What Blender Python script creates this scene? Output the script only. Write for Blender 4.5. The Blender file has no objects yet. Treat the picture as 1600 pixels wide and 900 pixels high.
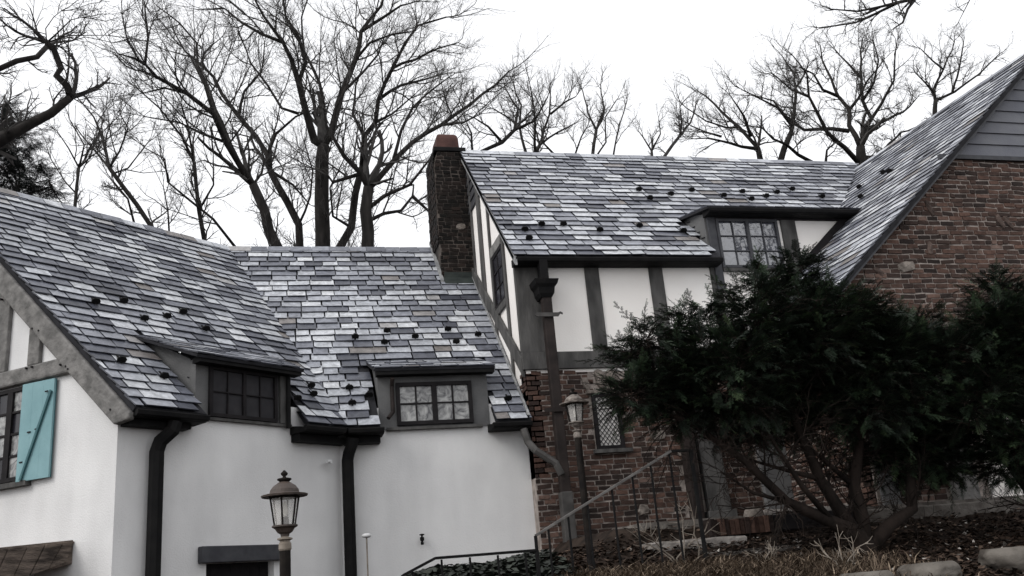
import bpy, bmesh, math, random
from mathutils import Vector, Matrix

# ------------------------------------------------------------------ camera, sky, sun, exposure
scn = bpy.context.scene
COL = scn.collection
R = math.radians
rng = random.Random(11)

PITCH, ROLL, AZ = R(17.79), R(-5.08), R(15.19)
_h = Vector((math.sin(AZ), math.cos(AZ), 0))
FWD = _h * math.cos(PITCH) + Vector((0, 0, math.sin(PITCH)))
_r0 = Vector((math.cos(AZ), -math.sin(AZ), 0))
_u0 = _r0.cross(FWD)
RIGHT = _r0 * math.cos(ROLL) + _u0 * math.sin(ROLL)
UP = -_r0 * math.sin(ROLL) + _u0 * math.cos(ROLL)
cam_data = bpy.data.cameras.new('camera')
cam = bpy.data.objects.new('camera', cam_data)
COL.objects.link(cam)
cam.matrix_world = Matrix(((RIGHT.x, UP.x, -FWD.x, 0), (RIGHT.y, UP.y, -FWD.y, 0), (RIGHT.z, UP.z, -FWD.z, 0), (0, 0, 0, 1)))
cam_data.sensor_width = 36
cam_data.lens = 32.85
cam_data.clip_start = .05
cam_data.clip_end = 3000
scn.camera = cam

SUN_AZ, SUN_EL = R(-112), R(38)
world = bpy.data.worlds.new('World')
scn.world = world
world.use_nodes = True
wt = world.node_tree
wt.nodes.clear()
wo = wt.nodes.new('ShaderNodeOutputWorld')
bg = wt.nodes.new('ShaderNodeBackground')
sky = wt.nodes.new('ShaderNodeTexSky')
sky.sky_type = 'NISHITA'
sky.sun_disc = False
sky.sun_elevation = SUN_EL
sky.sun_rotation = SUN_AZ % (2 * math.pi)
sky.dust_density = 4.0
hs = wt.nodes.new('ShaderNodeHueSaturation')          # a closed cloud cover: the sky loses its blue ...
hs.inputs['Saturation'].default_value = .10
mixw = wt.nodes.new('ShaderNodeMixRGB')               # ... and evens out
mixw.inputs[0].default_value = .72
mixw.inputs[2].default_value = (11.6, 11.7, 12.0, 1)
wt.links.new(sky.outputs[0], hs.inputs['Color'])
wt.links.new(hs.outputs[0], mixw.inputs[1])
wt.links.new(mixw.outputs[0], bg.inputs[0])
bg.inputs[1].default_value = .1
wt.links.new(bg.outputs[0], wo.inputs[0])

sun_data = bpy.data.lights.new('sun', 'SUN')
sun_data.energy = 0.9
sun_data.angle = R(25)
sun_data.color = (1, .97, .93)
sun = bpy.data.objects.new('sun', sun_data)
COL.objects.link(sun)
_sd = Vector((math.sin(SUN_AZ) * math.cos(SUN_EL), math.cos(SUN_AZ) * math.cos(SUN_EL), math.sin(SUN_EL)))
sun.rotation_euler = _sd.to_track_quat('Z', 'Y').to_euler()
sun.location = _sd * 60

scn.view_settings.view_transform = 'Standard'
scn.view_settings.look = 'None'
scn.view_settings.exposure = 0.35
scn.view_settings.gamma = 1.0

# ------------------------------------------------------------------ materials
def mat(name, c1, c2=None, scale=6.0, rough=.8, bump=0.0, bscale=40.0, spec=.3, metal=0.0, stretch=None, detail=6, lo=.35, hi=.65):
    m = bpy.data.materials.new(name)
    m.use_nodes = True
    nt = m.node_tree
    b = nt.nodes['Principled BSDF']
    b.inputs['Roughness'].default_value = rough
    b.inputs['Specular IOR Level'].default_value = spec
    b.inputs['Metallic'].default_value = metal
    tc = nt.nodes.new('ShaderNodeNewGeometry')
    mp = nt.nodes.new('ShaderNodeMapping')
    nt.links.new(tc.outputs['Position'], mp.inputs[0])
    if stretch: mp.inputs['Scale'].default_value = stretch
    if c2:
        n = nt.nodes.new('ShaderNodeTexNoise')
        n.inputs['Scale'].default_value = scale
        n.inputs['Detail'].default_value = detail
        cr = nt.nodes.new('ShaderNodeValToRGB')
        cr.color_ramp.elements[0].position = lo
        cr.color_ramp.elements[1].position = hi
        cr.color_ramp.elements[0].color = (*c1, 1)
        cr.color_ramp.elements[1].color = (*c2, 1)
        nt.links.new(mp.outputs[0], n.inputs['Vector'])
        nt.links.new(n.outputs[0], cr.inputs[0])
        nt.links.new(cr.outputs[0], b.inputs['Base Color'])
    else:
        b.inputs['Base Color'].default_value = (*c1, 1)
    if bump:
        n2 = nt.nodes.new('ShaderNodeTexNoise')
        n2.inputs['Scale'].default_value = bscale
        n2.inputs['Detail'].default_value = 5
        bp = nt.nodes.new('ShaderNodeBump')
        bp.inputs['Strength'].default_value = bump
        bp.inputs['Distance'].default_value = .02
        nt.links.new(mp.outputs[0], n2.inputs['Vector'])
        nt.links.new(n2.outputs[0], bp.inputs['Height'])
        nt.links.new(bp.outputs[0], b.inputs['Normal'])
    return m

def tint_mat(name, stops, rough, noise_amt, nscale, bump=.3, spec=.5, bscale=30, big=0.0):
    """Colour of each slate, brick or leaf from its own 'tint' value, with stains over it."""
    m = bpy.data.materials.new(name)
    m.use_nodes = True
    nt = m.node_tree
    b = nt.nodes['Principled BSDF']
    b.inputs['Roughness'].default_value = rough
    b.inputs['Specular IOR Level'].default_value = spec
    at = nt.nodes.new('ShaderNodeAttribute')
    at.attribute_name = 'tint'
    cr = nt.nodes.new('ShaderNodeValToRGB')
    e = cr.color_ramp.elements
    while len(e) < len(stops): e.new(.5)
    for k, (p, c) in enumerate(stops):
        e[k].position = p
        e[k].color = (*c, 1)
    nt.links.new(at.outputs['Fac'], cr.inputs[0])
    g = nt.nodes.new('ShaderNodeNewGeometry')
    n = nt.nodes.new('ShaderNodeTexNoise')
    n.inputs['Scale'].default_value = nscale
    n.inputs['Detail'].default_value = 7
    n.inputs['Roughness'].default_value = .7
    nt.links.new(g.outputs['Position'], n.inputs['Vector'])
    mr = nt.nodes.new('ShaderNodeMapRange')
    mr.inputs[1].default_value = .3
    mr.inputs[2].default_value = .7
    mr.inputs[3].default_value = 1 - noise_amt
    mr.inputs[4].default_value = 1 + noise_amt
    nt.links.new(n.outputs[0], mr.inputs[0])
    if big:                                            # weather stains that run on over many pieces
        n3 = nt.nodes.new('ShaderNodeTexNoise')
        n3.inputs['Scale'].default_value = 1.1
        n3.inputs['Detail'].default_value = 8
        n3.inputs['Roughness'].default_value = .65
        nt.links.new(g.outputs['Position'], n3.inputs['Vector'])
        m3 = nt.nodes.new('ShaderNodeMapRange')
        m3.inputs[1].default_value = .3
        m3.inputs[2].default_value = .7
        m3.inputs[3].default_value = 1 - big
        m3.inputs[4].default_value = 1 + big
        nt.links.new(n3.outputs[0], m3.inputs[0])
        mm = nt.nodes.new('ShaderNodeMath')
        mm.operation = 'MULTIPLY'
        nt.links.new(mr.outputs[0], mm.inputs[0])
        nt.links.new(m3.outputs[0], mm.inputs[1])
        mr = mm
    mx = nt.nodes.new('ShaderNodeVectorMath')
    mx.operation = 'SCALE'
    nt.links.new(cr.outputs[0], mx.inputs[0])
    nt.links.new(mr.outputs[0], mx.inputs['Scale'])
    nt.links.new(mx.outputs[0], b.inputs['Base Color'])
    n2 = nt.nodes.new('ShaderNodeTexNoise')
    n2.inputs['Scale'].default_value = bscale
    n2.inputs['Detail'].default_value = 6
    nt.links.new(g.outputs['Position'], n2.inputs['Vector'])
    bp = nt.nodes.new('ShaderNodeBump')
    bp.inputs['Strength'].default_value = bump
    bp.inputs['Distance'].default_value = .01
    nt.links.new(n2.outputs[0], bp.inputs['Height'])
    nt.links.new(bp.outputs[0], b.inputs['Normal'])
    return m

def pane_mat(name, base, rough, mixg, rippled=0):
    m = bpy.data.materials.new(name)
    m.use_nodes = True
    nt = m.node_tree
    b = nt.nodes['Principled BSDF']
    b.inputs['Roughness'].default_value = rough
    b.inputs['IOR'].default_value = mixg
    if isinstance(base, tuple) and len(base) == 2:
        g = nt.nodes.new('ShaderNodeNewGeometry')
        n = nt.nodes.new('ShaderNodeTexNoise')
        n.inputs['Scale'].default_value = 5
        n.inputs['Detail'].default_value = 4
        n.inputs['Distortion'].default_value = 2.5
        nt.links.new(g.outputs['Position'], n.inputs['Vector'])
        cr = nt.nodes.new('ShaderNodeValToRGB')
        cr.color_ramp.elements[0].position = .35
        cr.color_ramp.elements[1].position = .68
        cr.color_ramp.elements[0].color = (*base[0], 1)
        cr.color_ramp.elements[1].color = (*base[1], 1)
        nt.links.new(n.outputs[0], cr.inputs[0])
        nt.links.new(cr.outputs[0], b.inputs['Base Color'])
    else:
        b.inputs['Base Color'].default_value = (*base, 1)
    if rippled:
        g = nt.nodes.new('ShaderNodeNewGeometry')
        n = nt.nodes.new('ShaderNodeTexNoise')
        n.inputs['Scale'].default_value = 3.5
        nt.links.new(g.outputs['Position'], n.inputs['Vector'])
        bp = nt.nodes.new('ShaderNodeBump')
        bp.inputs['Strength'].default_value = rippled
        bp.inputs['Distance'].default_value = .05
        nt.links.new(n.outputs[0], bp.inputs['Height'])
        nt.links.new(bp.outputs[0], b.inputs['Normal'])
    return m

M = {}
M['slate'] = tint_mat('slate', [(0, (.020, .021, .028)), (.10, (.045, .048, .063)), (.22, (.115, .121, .146)), (.45, (.23, .24, .272)), (.7, (.41, .425, .455)), (.93, (.56, .57, .585)), (.97, (.18, .165, .16)), (1, (.15, .135, .125))], .42, .42, 11, .6, .5, big=.22)
M['brick'] = tint_mat('brick', [(0, (.022, .016, .0145)), (.35, (.054, .034, .028)), (.65, (.080, .047, .037)), (.9, (.108, .064, .050)), (1, (.15, .105, .088))], .9, .4, 14, .6, .2, big=.2)
M['soot_brick'] = tint_mat('soot_brick', [(0, (.005, .0045, .004)), (.5, (.011, .0085, .0075)), (1, (.026, .018, .015))], .9, .45, 8, .6, .2)
M['mortar'] = mat('mortar', (.20, .172, .155), (.37, .325, .295), 9, .95, .5, 60)
M['soot_mortar'] = mat('soot_mortar', (.02, .018, .016), (.12, .10, .088), 3, .95, .5, 60)
M['stone'] = mat('stone', (.10, .085, .075), (.24, .21, .185), 9, .95, .8, 25)
M['white_stucco'] = mat('white_stucco', (.64, .635, .635), (.725, .72, .715), .9, .92, .25, 55, .2, detail=8)
def stucco_streaks(m, amt):
    nt = m.node_tree
    b = nt.nodes['Principled BSDF']
    old = b.inputs['Base Color'].links[0].from_socket
    g = nt.nodes.new('ShaderNodeNewGeometry')
    mp = nt.nodes.new('ShaderNodeMapping')
    mp.inputs['Scale'].default_value = (1.5, 1.5, .45)
    nt.links.new(g.outputs['Position'], mp.inputs[0])
    n = nt.nodes.new('ShaderNodeTexNoise')
    n.inputs['Scale'].default_value = 1.6
    n.inputs['Detail'].default_value = 8
    nt.links.new(mp.outputs[0], n.inputs['Vector'])
    n2 = nt.nodes.new('ShaderNodeTexNoise')
    n2.inputs['Scale'].default_value = .55
    n2.inputs['Detail'].default_value = 3
    nt.links.new(g.outputs['Position'], n2.inputs['Vector'])
    mu = nt.nodes.new('ShaderNodeMath'); mu.operation = 'MULTIPLY'
    nt.links.new(n.outputs[0], mu.inputs[0]); nt.links.new(n2.outputs[0], mu.inputs[1])
    mr = nt.nodes.new('ShaderNodeMapRange')
    mr.inputs[1].default_value = .14; mr.inputs[2].default_value = .36
    mr.inputs[3].default_value = 1.03; mr.inputs[4].default_value = 1 - amt
    nt.links.new(mu.outputs[0], mr.inputs[0])
    mx = nt.nodes.new('ShaderNodeVectorMath'); mx.operation = 'SCALE'
    nt.links.new(old, mx.inputs[0]); nt.links.new(mr.outputs[0], mx.inputs['Scale'])
    nt.links.new(mx.outputs[0], b.inputs['Base Color'])
stucco_streaks(M['white_stucco'], .11)
M['cream_stucco'] = mat('cream_stucco', (.81, .775, .74), (.86, .835, .805), 1.3, .92, .18, 45, .2, detail=8)
M['gray_stucco'] = mat('gray_stucco', (.10, .10, .102), (.135, .135, .135), 3, .9, .3, 50, .2)
M['timber'] = mat('timber', (.045, .044, .043), (.098, .095, .092), 6, .85, .5, 22, .2, stretch=(1, 1, .35))
M['hewn_timber'] = mat('hewn_timber', (.115, .112, .108), (.21, .203, .195), 7, .9, 1.0, 16, .2)
M['brown_timber'] = mat('brown_timber', (.035, .028, .024), (.15, .12, .10), 4, .9, .8, 18, .2, stretch=(1, 1, 5))
M['siding'] = mat('siding', (.12, .124, .145), (.15, .154, .17), 2.5, .7, .15, 40, .3)
M['dark_siding'] = mat('dark_siding', (.03, .03, .034), (.05, .05, .056), 3, .8, .2, 30, .3)
M['black_metal'] = mat('black_metal', (.004, .004, .0045), (.009, .0085, .0085), 6, .75, .15, 40, .15)
M['brown_metal'] = mat('brown_metal', (.012, .009, .0085), (.028, .021, .019), 4, .7, .2, 30, .2)
M['grey_metal'] = mat('grey_metal', (.035, .033, .031), (.07, .066, .063), 6, .7, .2, 30, .4)
M['frame_black'] = mat('frame_black', (.006, .005, .006), (.013, .011, .012), 8, .7, spec=.2)
M['frame_slate'] = mat('frame_slate', (.035, .036, .042), (.055, .056, .062), 8, .6)
M['teal_paint'] = mat('teal_paint', (.165, .30, .325), (.20, .345, .37), 4, .6, .12, 30, .3)
M['teal_shade'] = mat('teal_shadow', (.035, .10, .115), (.05, .13, .14), 6, .6)  # darker copy of the teal, with the brace's shadow put into the colour
M['copper_green'] = mat('copper_green', (.014, .019, .018), (.030, .038, .034), 6, .7)
M['terracotta'] = mat('terracotta', (.045, .020, .0175), (.085, .040, .033), 5, .8, .3, 25)
M['felt'] = mat('felt', (.012, .012, .014), (.022, .022, .026), 8, .95)
M['lead'] = mat('lead', (.16, .165, .17), (.33, .33, .33), 14, .7, .5, 40)
M['pane_dark'] = pane_mat('pane_dark', (.016, .015, .02), .25, 1.45)
M['pane_mixed'] = pane_mat('pane_mixed', ((.045, .045, .05), (.36, .36, .35)), .12, 1.6, .5)
M['pane_sky'] = pane_mat('pane_sky', ((.035, .038, .05), (.10, .105, .13)), .04, 2.6, .12)
M['pane_painted_glare'] = pane_mat('pane_painted_glare', ((.45, .44, .42), (.85, .82, .8)), .2, 1.5)  # whitish colour paints in the bright reflection on the lattice pane
M['screen'] = mat('insect_screen', (.016, .015, .018), (.026, .025, .028), 7, .7)
M['bark'] = mat('bark', (.012, .011, .0105), (.032, .029, .027), 7, .95, .8, 18, .15, stretch=(1, 1, .3))
M['pale_bark'] = mat('pale_bark', (.03, .028, .027), (.06, .057, .055), 7, .95, .5, 18, .15)
M['yew_bark'] = mat('yew_bark', (.009, .007, .006), (.026, .019, .016), 6, .95, .7, 20, .15, stretch=(1, 1, .3))
M['yew'] = tint_mat('yew_needle', [(0, (.005, .009, .006)), (.5, (.011, .022, .011)), (.85, (.034, .058, .028)), (1, (.07, .10, .048))], .65, .2, 6, 0, .3)
M['pine'] = tint_mat('pine_needle', [(0, (.008, .010, .010)), (1, (.025, .03, .027))], .8, .2, 6, 0, .2)
M['soil'] = mat('soil', (.012, .009, .0075), (.04, .029, .023), 5, .98, 1.0, 14, .1)
M['straw'] = tint_mat('straw', [(0, (.03, .021, .015)), (.5, (.085, .062, .045)), (1, (.30, .235, .175))], .9, .2, 8, 0, .1)
M['litter'] = tint_mat('leaf_litter', [(0, (.015, .011, .009)), (.6, (.05, .033, .025)), (.95, (.11, .078, .06)), (1, (.4, .37, .34))], .9, .2, 8, 0, .1)
M['ivy'] = tint_mat('ivy_leaf', [(0, (.010, .012, .010)), (1, (.035, .042, .032))], .6, .2, 8, 0, .3)
M['brown_stone'] = mat('brown_stone', (.05, .036, .031), (.11, .08, .068), 9, .95, .8, 25)
M['pale_flag'] = mat('pale_flag', (.20, .18, .165), (.40, .37, .345), 6, .95, .7, 25)
M['twig'] = mat('twig', (.03, .028, .027), (.065, .061, .058), 6, .95)  # paler than the bark: overexposure against the bright sky is put into the colour
M['rail_iron'] = mat('rail_iron', (.07, .066, .063), (.13, .124, .118), 9, .7, .3, 40)
M['boulder'] = mat('boulder', (.075, .065, .056), (.16, .145, .128), 4, .95, .9, 14, .2)
M['flag'] = mat('flagstone', (.08, .07, .063), (.18, .165, .15), 5, .95, .6, 25, .2)
M['lamp_iron'] = mat('lamp_iron', (.006, .005, .005), (.016, .013, .011), 10, .75, .2, 30, .12)
M['lamp_copper'] = mat('lamp_copper', (.032, .024, .020), (.075, .056, .047), 9, .6, .25, 25, .4)
M['lamp_pale'] = mat('lamp_pale', (.15, .125, .10), (.27, .235, .2), 9, .8, .3, 25)
M['lichen'] = mat('lichen', (.09, .075, .067), (.27, .24, .215), 22, .95, .8, 30)
M['white_plastic'] = mat('white_plastic', (.62, .62, .62), None, rough=.4)
M['candle'] = mat('candle', (.8, .77, .70), None, rough=.4)

def glass_mat():
    m = bpy.data.materials.new('lantern_glass')
    m.use_nodes = True
    nt = m.node_tree
    b = nt.nodes['Principled BSDF']
    b.inputs['Base Color'].default_value = (.75, .73, .70, 1)
    b.inputs['Roughness'].default_value = .12
    b.inputs['Alpha'].default_value = .24
    b.inputs['IOR'].default_value = 1.45
    return m
M['glass'] = glass_mat()

# ------------------------------------------------------------------ helpers
WLOC = {}
def link(o, parent=None, loc=(0, 0, 0)):
    COL.objects.link(o)
    o.location = loc
    WLOC[o.name] = Vector(loc)
    if parent is not None:
        o.parent = parent
        o.matrix_parent_inverse = Matrix.Translation(-WLOC[parent.name])
    return o

def tag(o, label=None, cat=None, group=None, kind=None):
    if label: o['label'] = label
    if cat: o['category'] = cat
    if group: o['group'] = group
    if kind: o['kind'] = kind
    return o

def thing(name, loc, label, cat, group=None):
    return tag(link(bpy.data.objects.new(name, None), None, loc), label, cat, group)

def again(o, loc, parent=None):
    """A copy of a part, sharing its mesh, at another place."""
    c = o.copy()
    COL.objects.link(c)
    c.location = loc
    WLOC[c.name] = Vector(loc)
    if parent is not None:
        c.parent = parent
        c.matrix_parent_inverse = Matrix.Translation(-WLOC[parent.name])
    return c

def V(*a): return Vector(a)

class MB:
    def __init__(s): s.v, s.f, s.t = [], [], []
    def add(s, vs, fs, tint=.5, edge=None):
        k = len(s.v)
        s.v.extend(vs)
        for i_, f in enumerate(fs):
            s.f.append([i + k for i in f])
            s.t.append(tint if edge is None or i_ == 0 else edge)
    def box(s, o, a, b, c, tint=.5):
        """o is a corner, a b c the three edges"""
        o = Vector(o); a = Vector(a); b = Vector(b); c = Vector(c)
        s.add([o, o + a, o + a + b, o + b, o + c, o + a + c, o + a + b + c, o + b + c],
              [(0, 3, 2, 1), (4, 5, 6, 7), (0, 1, 5, 4), (1, 2, 6, 5), (2, 3, 7, 6), (3, 0, 4, 7)], tint)
        return s
    def slab(s, pts, ext, tint=.5):
        n = len(pts)
        ext = Vector(ext)
        s.add([Vector(p) for p in pts] + [Vector(p) + ext for p in pts],
              [tuple(range(n))[::-1], tuple(range(n, 2 * n))] + [(i, (i + 1) % n, n + (i + 1) % n, n + i) for i in range(n)], tint)
        return s
    def tube(s, path, radii, n=6, tint=.5, caps=True, ph=0.0):
        if not isinstance(radii, (list, tuple)): radii = [radii] * len(path)
        path = [Vector(p) for p in path]
        k = len(s.v)
        prev = None
        m = len(path)
        for i, p in enumerate(path):
            d = (path[min(i + 1, m - 1)] - path[max(i - 1, 0)])
            if d.length < 1e-9: d = V(0, 0, 1)
            d.normalize()
            if prev is None:
                a = d.cross(V(0, 0, 1))
                if a.length < .05: a = d.cross(V(1, 0, 0))
            else:
                a = prev - d * prev.dot(d)
                if a.length < 1e-6: a = d.orthogonal()
            a.normalize()
            prev = a
            b = d.cross(a)
            for j in range(n):
                t = 2 * math.pi * j / n + ph
                s.v.append(p + (a * math.cos(t) + b * math.sin(t)) * radii[i])
        for i in range(m - 1):
            for j in range(n):
                s.f.append((k + i * n + j, k + i * n + (j + 1) % n, k + (i + 1) * n + (j + 1) % n, k + (i + 1) * n + j))
                s.t.append(tint)
        if caps:
            s.f.append(tuple(k + j for j in range(n))[::-1]); s.t.append(tint)
            s.f.append(tuple(k + (m - 1) * n + j for j in range(n))); s.t.append(tint)
        return s
    def lathe(s, c, prof, n=16, ph=0.0, tint=.5):
        c = Vector(c)
        k = len(s.v)
        for r, z in prof:
            for j in range(n):
                t = 2 * math.pi * j / n + ph
                s.v.append(c + V(r * math.cos(t), r * math.sin(t), z))
        for i in range(len(prof) - 1):
            for j in range(n):
                s.f.append((k + i * n + j, k + i * n + (j + 1) % n, k + (i + 1) * n + (j + 1) % n, k + (i + 1) * n + j))
                s.t.append(tint)
        s.f.append(tuple(k + j for j in range(n))[::-1]); s.t.append(tint)
        s.f.append(tuple(k + (len(prof) - 1) * n + j for j in range(n))); s.t.append(tint)
        return s
    def build(s, name, material, parent=None, smooth=False, bevel=0, tints=False, kind=None, label=None, base=False):
        lo = [min(p[i] for p in s.v) for i in range(3)]
        hi = [max(p[i] for p in s.v) for i in range(3)]
        o = V((lo[0] + hi[0]) / 2, (lo[1] + hi[1]) / 2, lo[2] if base else (lo[2] + hi[2]) / 2)
        me = bpy.data.meshes.new(name)
        me.from_pydata([(p[0] - o.x, p[1] - o.y, p[2] - o.z) for p in s.v], [], s.f)
        if tints:
            at = me.attributes.new('tint', 'FLOAT', 'FACE')
            at.data.foreach_set('value', s.t)
        if smooth:
            me.polygons.foreach_set('use_smooth', [True] * len(me.polygons))
        me.materials.append(M[material] if isinstance(material, str) else material)
        me.update()
        ob = bpy.data.objects.new(name, me)
        link(ob, parent, o)
        if bevel:
            bm_ = bmesh.new(); bm_.from_mesh(me)
            bmesh.ops.recalc_face_normals(bm_, faces=bm_.faces[:])
            bm_.to_mesh(me); bm_.free()
            md = ob.modifiers.new('bevel', 'BEVEL')
            md.width = bevel
            md.segments = 2
            md.limit_method = 'ANGLE'
        if kind: ob['kind'] = kind
        if label: ob['label'] = label
        return ob

def clip_poly(poly, a, b, keep_left=True):
    """Sutherland-Hodgman: keep what lies left of the line a->b."""
    out = []
    ex, ey = b[0] - a[0], b[1] - a[1]
    sg = 1 if keep_left else -1
    def side(p): return sg * (ex * (p[1] - a[1]) - ey * (p[0] - a[0]))
    for i in range(len(poly)):
        p, q = poly[i], poly[(i + 1) % len(poly)]
        sp, sq = side(p), side(q)
        if sp >= 0: out.append(p)
        if (sp > 0 and sq < 0) or (sp < 0 and sq > 0):
            t = sp / (sp - sq)
            out.append((p[0] + (q[0] - p[0]) * t, p[1] + (q[1] - p[1]) * t))
    return out

def ccw(poly):
    a = sum(poly[i][0] * poly[(i + 1) % len(poly)][1] - poly[(i + 1) % len(poly)][0] * poly[i][1] for i in range(len(poly)))
    return poly if a > 0 else poly[::-1]

def area(poly):
    return abs(sum(poly[i][0] * poly[(i + 1) % len(poly)][1] - poly[(i + 1) % len(poly)][0] * poly[i][1] for i in range(len(poly)))) / 2

def cut(poly, region, holes):
    for i in range(len(region)):
        poly = clip_poly(poly, region[i], region[(i + 1) % len(region)])
        if len(poly) < 3: return None
    for h in holes:
        cx = sum(p[0] for p in poly) / len(poly)
        cy = sum(p[1] for p in poly) / len(poly)
        best, be = None, None
        for i in range(len(h)):
            a, b = h[i], h[(i + 1) % len(h)]
            L = math.hypot(b[0] - a[0], b[1] - a[1])
            d = ((b[0] - a[0]) * (cy - a[1]) - (b[1] - a[1]) * (cx - a[0])) / L   # < 0 : outside this edge
            if best is None or d < best: best, be = d, (a, b)
        if best >= 0: return None
        poly = clip_poly(poly, be[0], be[1], keep_left=False)
        if len(poly) < 3: return None
    return poly

def shown_size(pts):
    """Rough size a piece has in the photograph (0 when outside it)."""
    q = []
    for p in pts:
        z = p.dot(FWD)
        if z < .1: return 0
        q.append((p.dot(RIGHT) / z, p.dot(UP) / z))
    cx = sum(a for a, _ in q) / len(q)
    cy = sum(b for _, b in q) / len(q)
    if abs(cx) > .56 or abs(cy) > .32: return 0
    return area(q)

PIECES = []      # (size, name, material, parent, verts, faces, tint)
def piece(name, material, parent, vs, fs, tint, face, weight=1.0):
    PIECES.append((shown_size(face) * weight, name, material, parent, vs, fs, tint))

def slate_tint(r):
    x = r.random()
    if x < .30: return r.uniform(.60, .86)
    if x < .58: return r.uniform(.38, .64)
    if x < .96: return r.uniform(.10, .40)
    return r.uniform(.95, 1)

def lay_slates(roof, O, U, Vv, region, holes, expo=.192, wr=(.22, .44), seed=1, lift=.034, start=-.03, tintf=slate_tint, ridge=True):
    r = random.Random(seed)
    N = U.cross(Vv)
    region = ccw(region)
    holes = [ccw(h) for h in holes]
    us = [p[0] for p in region]; vs_ = [p[1] for p in region]
    k = 0
    vmax = max(vs_)
    while True:
        v0 = min(vs_) + start + k * expo
        if v0 > vmax - .02: break
        L = expo * 1.42
        u = min(us) - r.uniform(0, .3)
        while u < max(us):
            w = r.uniform(*wr)
            if r.random() < .07: w *= 1.35
            g = r.uniform(.014, .030)
            j = r.gauss(0, .006)
            c0, c1 = r.gauss(0, .004), r.gauss(0, .004)
            y0 = v0 + j
            q = [(u + g, y0 + c0), (u + w, y0 + c1), (u + w, v0 + L), (u + g, v0 + L)]
            if r.random() < .12:          # a chipped corner
                d = r.uniform(.02, .05)
                q = [(u + g + d, y0 + c0), (u + w, y0 + c1), (u + w, v0 + L), (u + g, v0 + L), (u + g, y0 + c0 + d * .7)]
            elif r.random() < .12:
                d = r.uniform(.02, .05)
                q = [(u + g, y0 + c0), (u + w - d, y0 + c1), (u + w, y0 + c1 + d * .7), (u + w, v0 + L), (u + g, v0 + L)]
            u += w
            p = cut(ccw(q), region, holes)
            if not p or area(p) < .004: continue
            th = .017
            tilt = r.gauss(0, .0025)
            lf = lift + r.gauss(0, .003)
            def h(a): return .016 + lf * (1 - (a[1] - v0) / L) + tilt * (a[0] - q[0][0]) * 4
            top = [O + U * a[0] + Vv * a[1] + N * h(a) for a in p]
            bot = [t - N * th for t in top]
            n = len(p)
            piece('slate', 'slate', roof, top + bot, [tuple(range(n))] + [(i, n + i, n + (i + 1) % n, (i + 1) % n) for i in range(n)], tintf(r),
                  [O + U * a[0] + Vv * min(a[1], v0 + expo) for a in p])
        k += 1

def brick_tint(r):
    x = r.random()
    return r.uniform(0, .35) if x < .35 else (r.uniform(.35, .75) if x < .85 else r.uniform(.75, 1))

def lay_bricks(wall, O, U, W, N, region, holes, seed=1, course=.0765, length=(.16, .25), joint=.019, proud=.010, material='brick', weight=1.0, rough=.005):
    r = random.Random(seed)
    region = ccw(region)
    holes = [ccw(h) for h in holes]
    us = [p[0] for p in region]; zs = [p[1] for p in region]
    z = min(zs)
    while z < max(zs):
        u = min(us) - r.uniform(0, .2)
        while u < max(us):
            w = r.uniform(*length)
            if r.random() < .14: w = r.uniform(.09, .12)
            a, b = r.gauss(0, rough), r.gauss(0, rough)
            q = [(u, z + a), (u + w - joint, z + b), (u + w - joint, z + b + course - joint + r.gauss(0, .003)), (u, z + a + course - joint + r.gauss(0, .003))]
            u += w
            p = cut(q, region, holes)
            if not p or area(p) < .0012: continue
            pr = proud + r.uniform(-.005, .010)
            top = [O + U * c[0] + W * c[1] + N * pr for c in p]
            bot = [O + U * c[0] + W * c[1] - N * .01 for c in p]
            n = len(p)
            piece('brick', material, wall, top + bot, [tuple(range(n))] + [(i, n + i, n + (i + 1) % n, (i + 1) % n) for i in range(n)], brick_tint(r), top, weight)
        z += course

def flush_pieces():
    for kind in ('slate', 'brick'):
        ps = sorted((p for p in PIECES if p[1] == kind), key=lambda p: -p[0])
        rest = {}
        for i, p in enumerate(ps):
            _, name, material, parent, vs, fs, tint = p
            if i < 300 and p[0] > 0:
                b = MB(); b.add(vs, fs, tint, min(tint * .2, .10) if kind == 'slate' else None)      # slate edges darkened: the shadow line below each slate is put into the colour
                b.build(name, material, parent, tints=True)
            else:
                rest.setdefault((parent.name, material), (parent, MB()))[1].add(vs, fs, tint, min(tint * .2, .10) if kind == 'slate' else None)
        for (pn, material), (parent, b) in rest.items():
            b.build(kind + 's', material, parent, tints=True, kind='stuff')

# ------------------------------------------------------------------ ground
def sstep(a, b, x):
    t = max(0, min(1, (x - a) / (b - a)))
    return t * t * (3 - 2 * t)

def ground_z(x, y):
    prof = [(-30, -3.0), (0, -1.55), (4, -1.4), (6.5, -.75), (8.0, -.27), (8.6, -.14), (9.6, .05), (10.35, .25), (10.72, .32), (10.95, .58), (19, .60), (26, -.5), (60, -.8), (400, -6)]
    z = prof[-1][1]
    for (a, za), (b, zb) in zip(prof, prof[1:]):
        if y <= b:
            z = za + (zb - za) * max(0, (y - a) / (b - a))
            break
    if y < 20:
        low = -1.6 - .05 * max(0, -y)
        if x < 4: z = min(z, .16 + .26 * sstep(2.2, 4, x))
        z = low + (z - low) * sstep(.2, 1.7, x)
        if x > 4: z -= .010 * min(x - 4, 8) * sstep(7, 9, 17 - y) 
    return z

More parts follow.
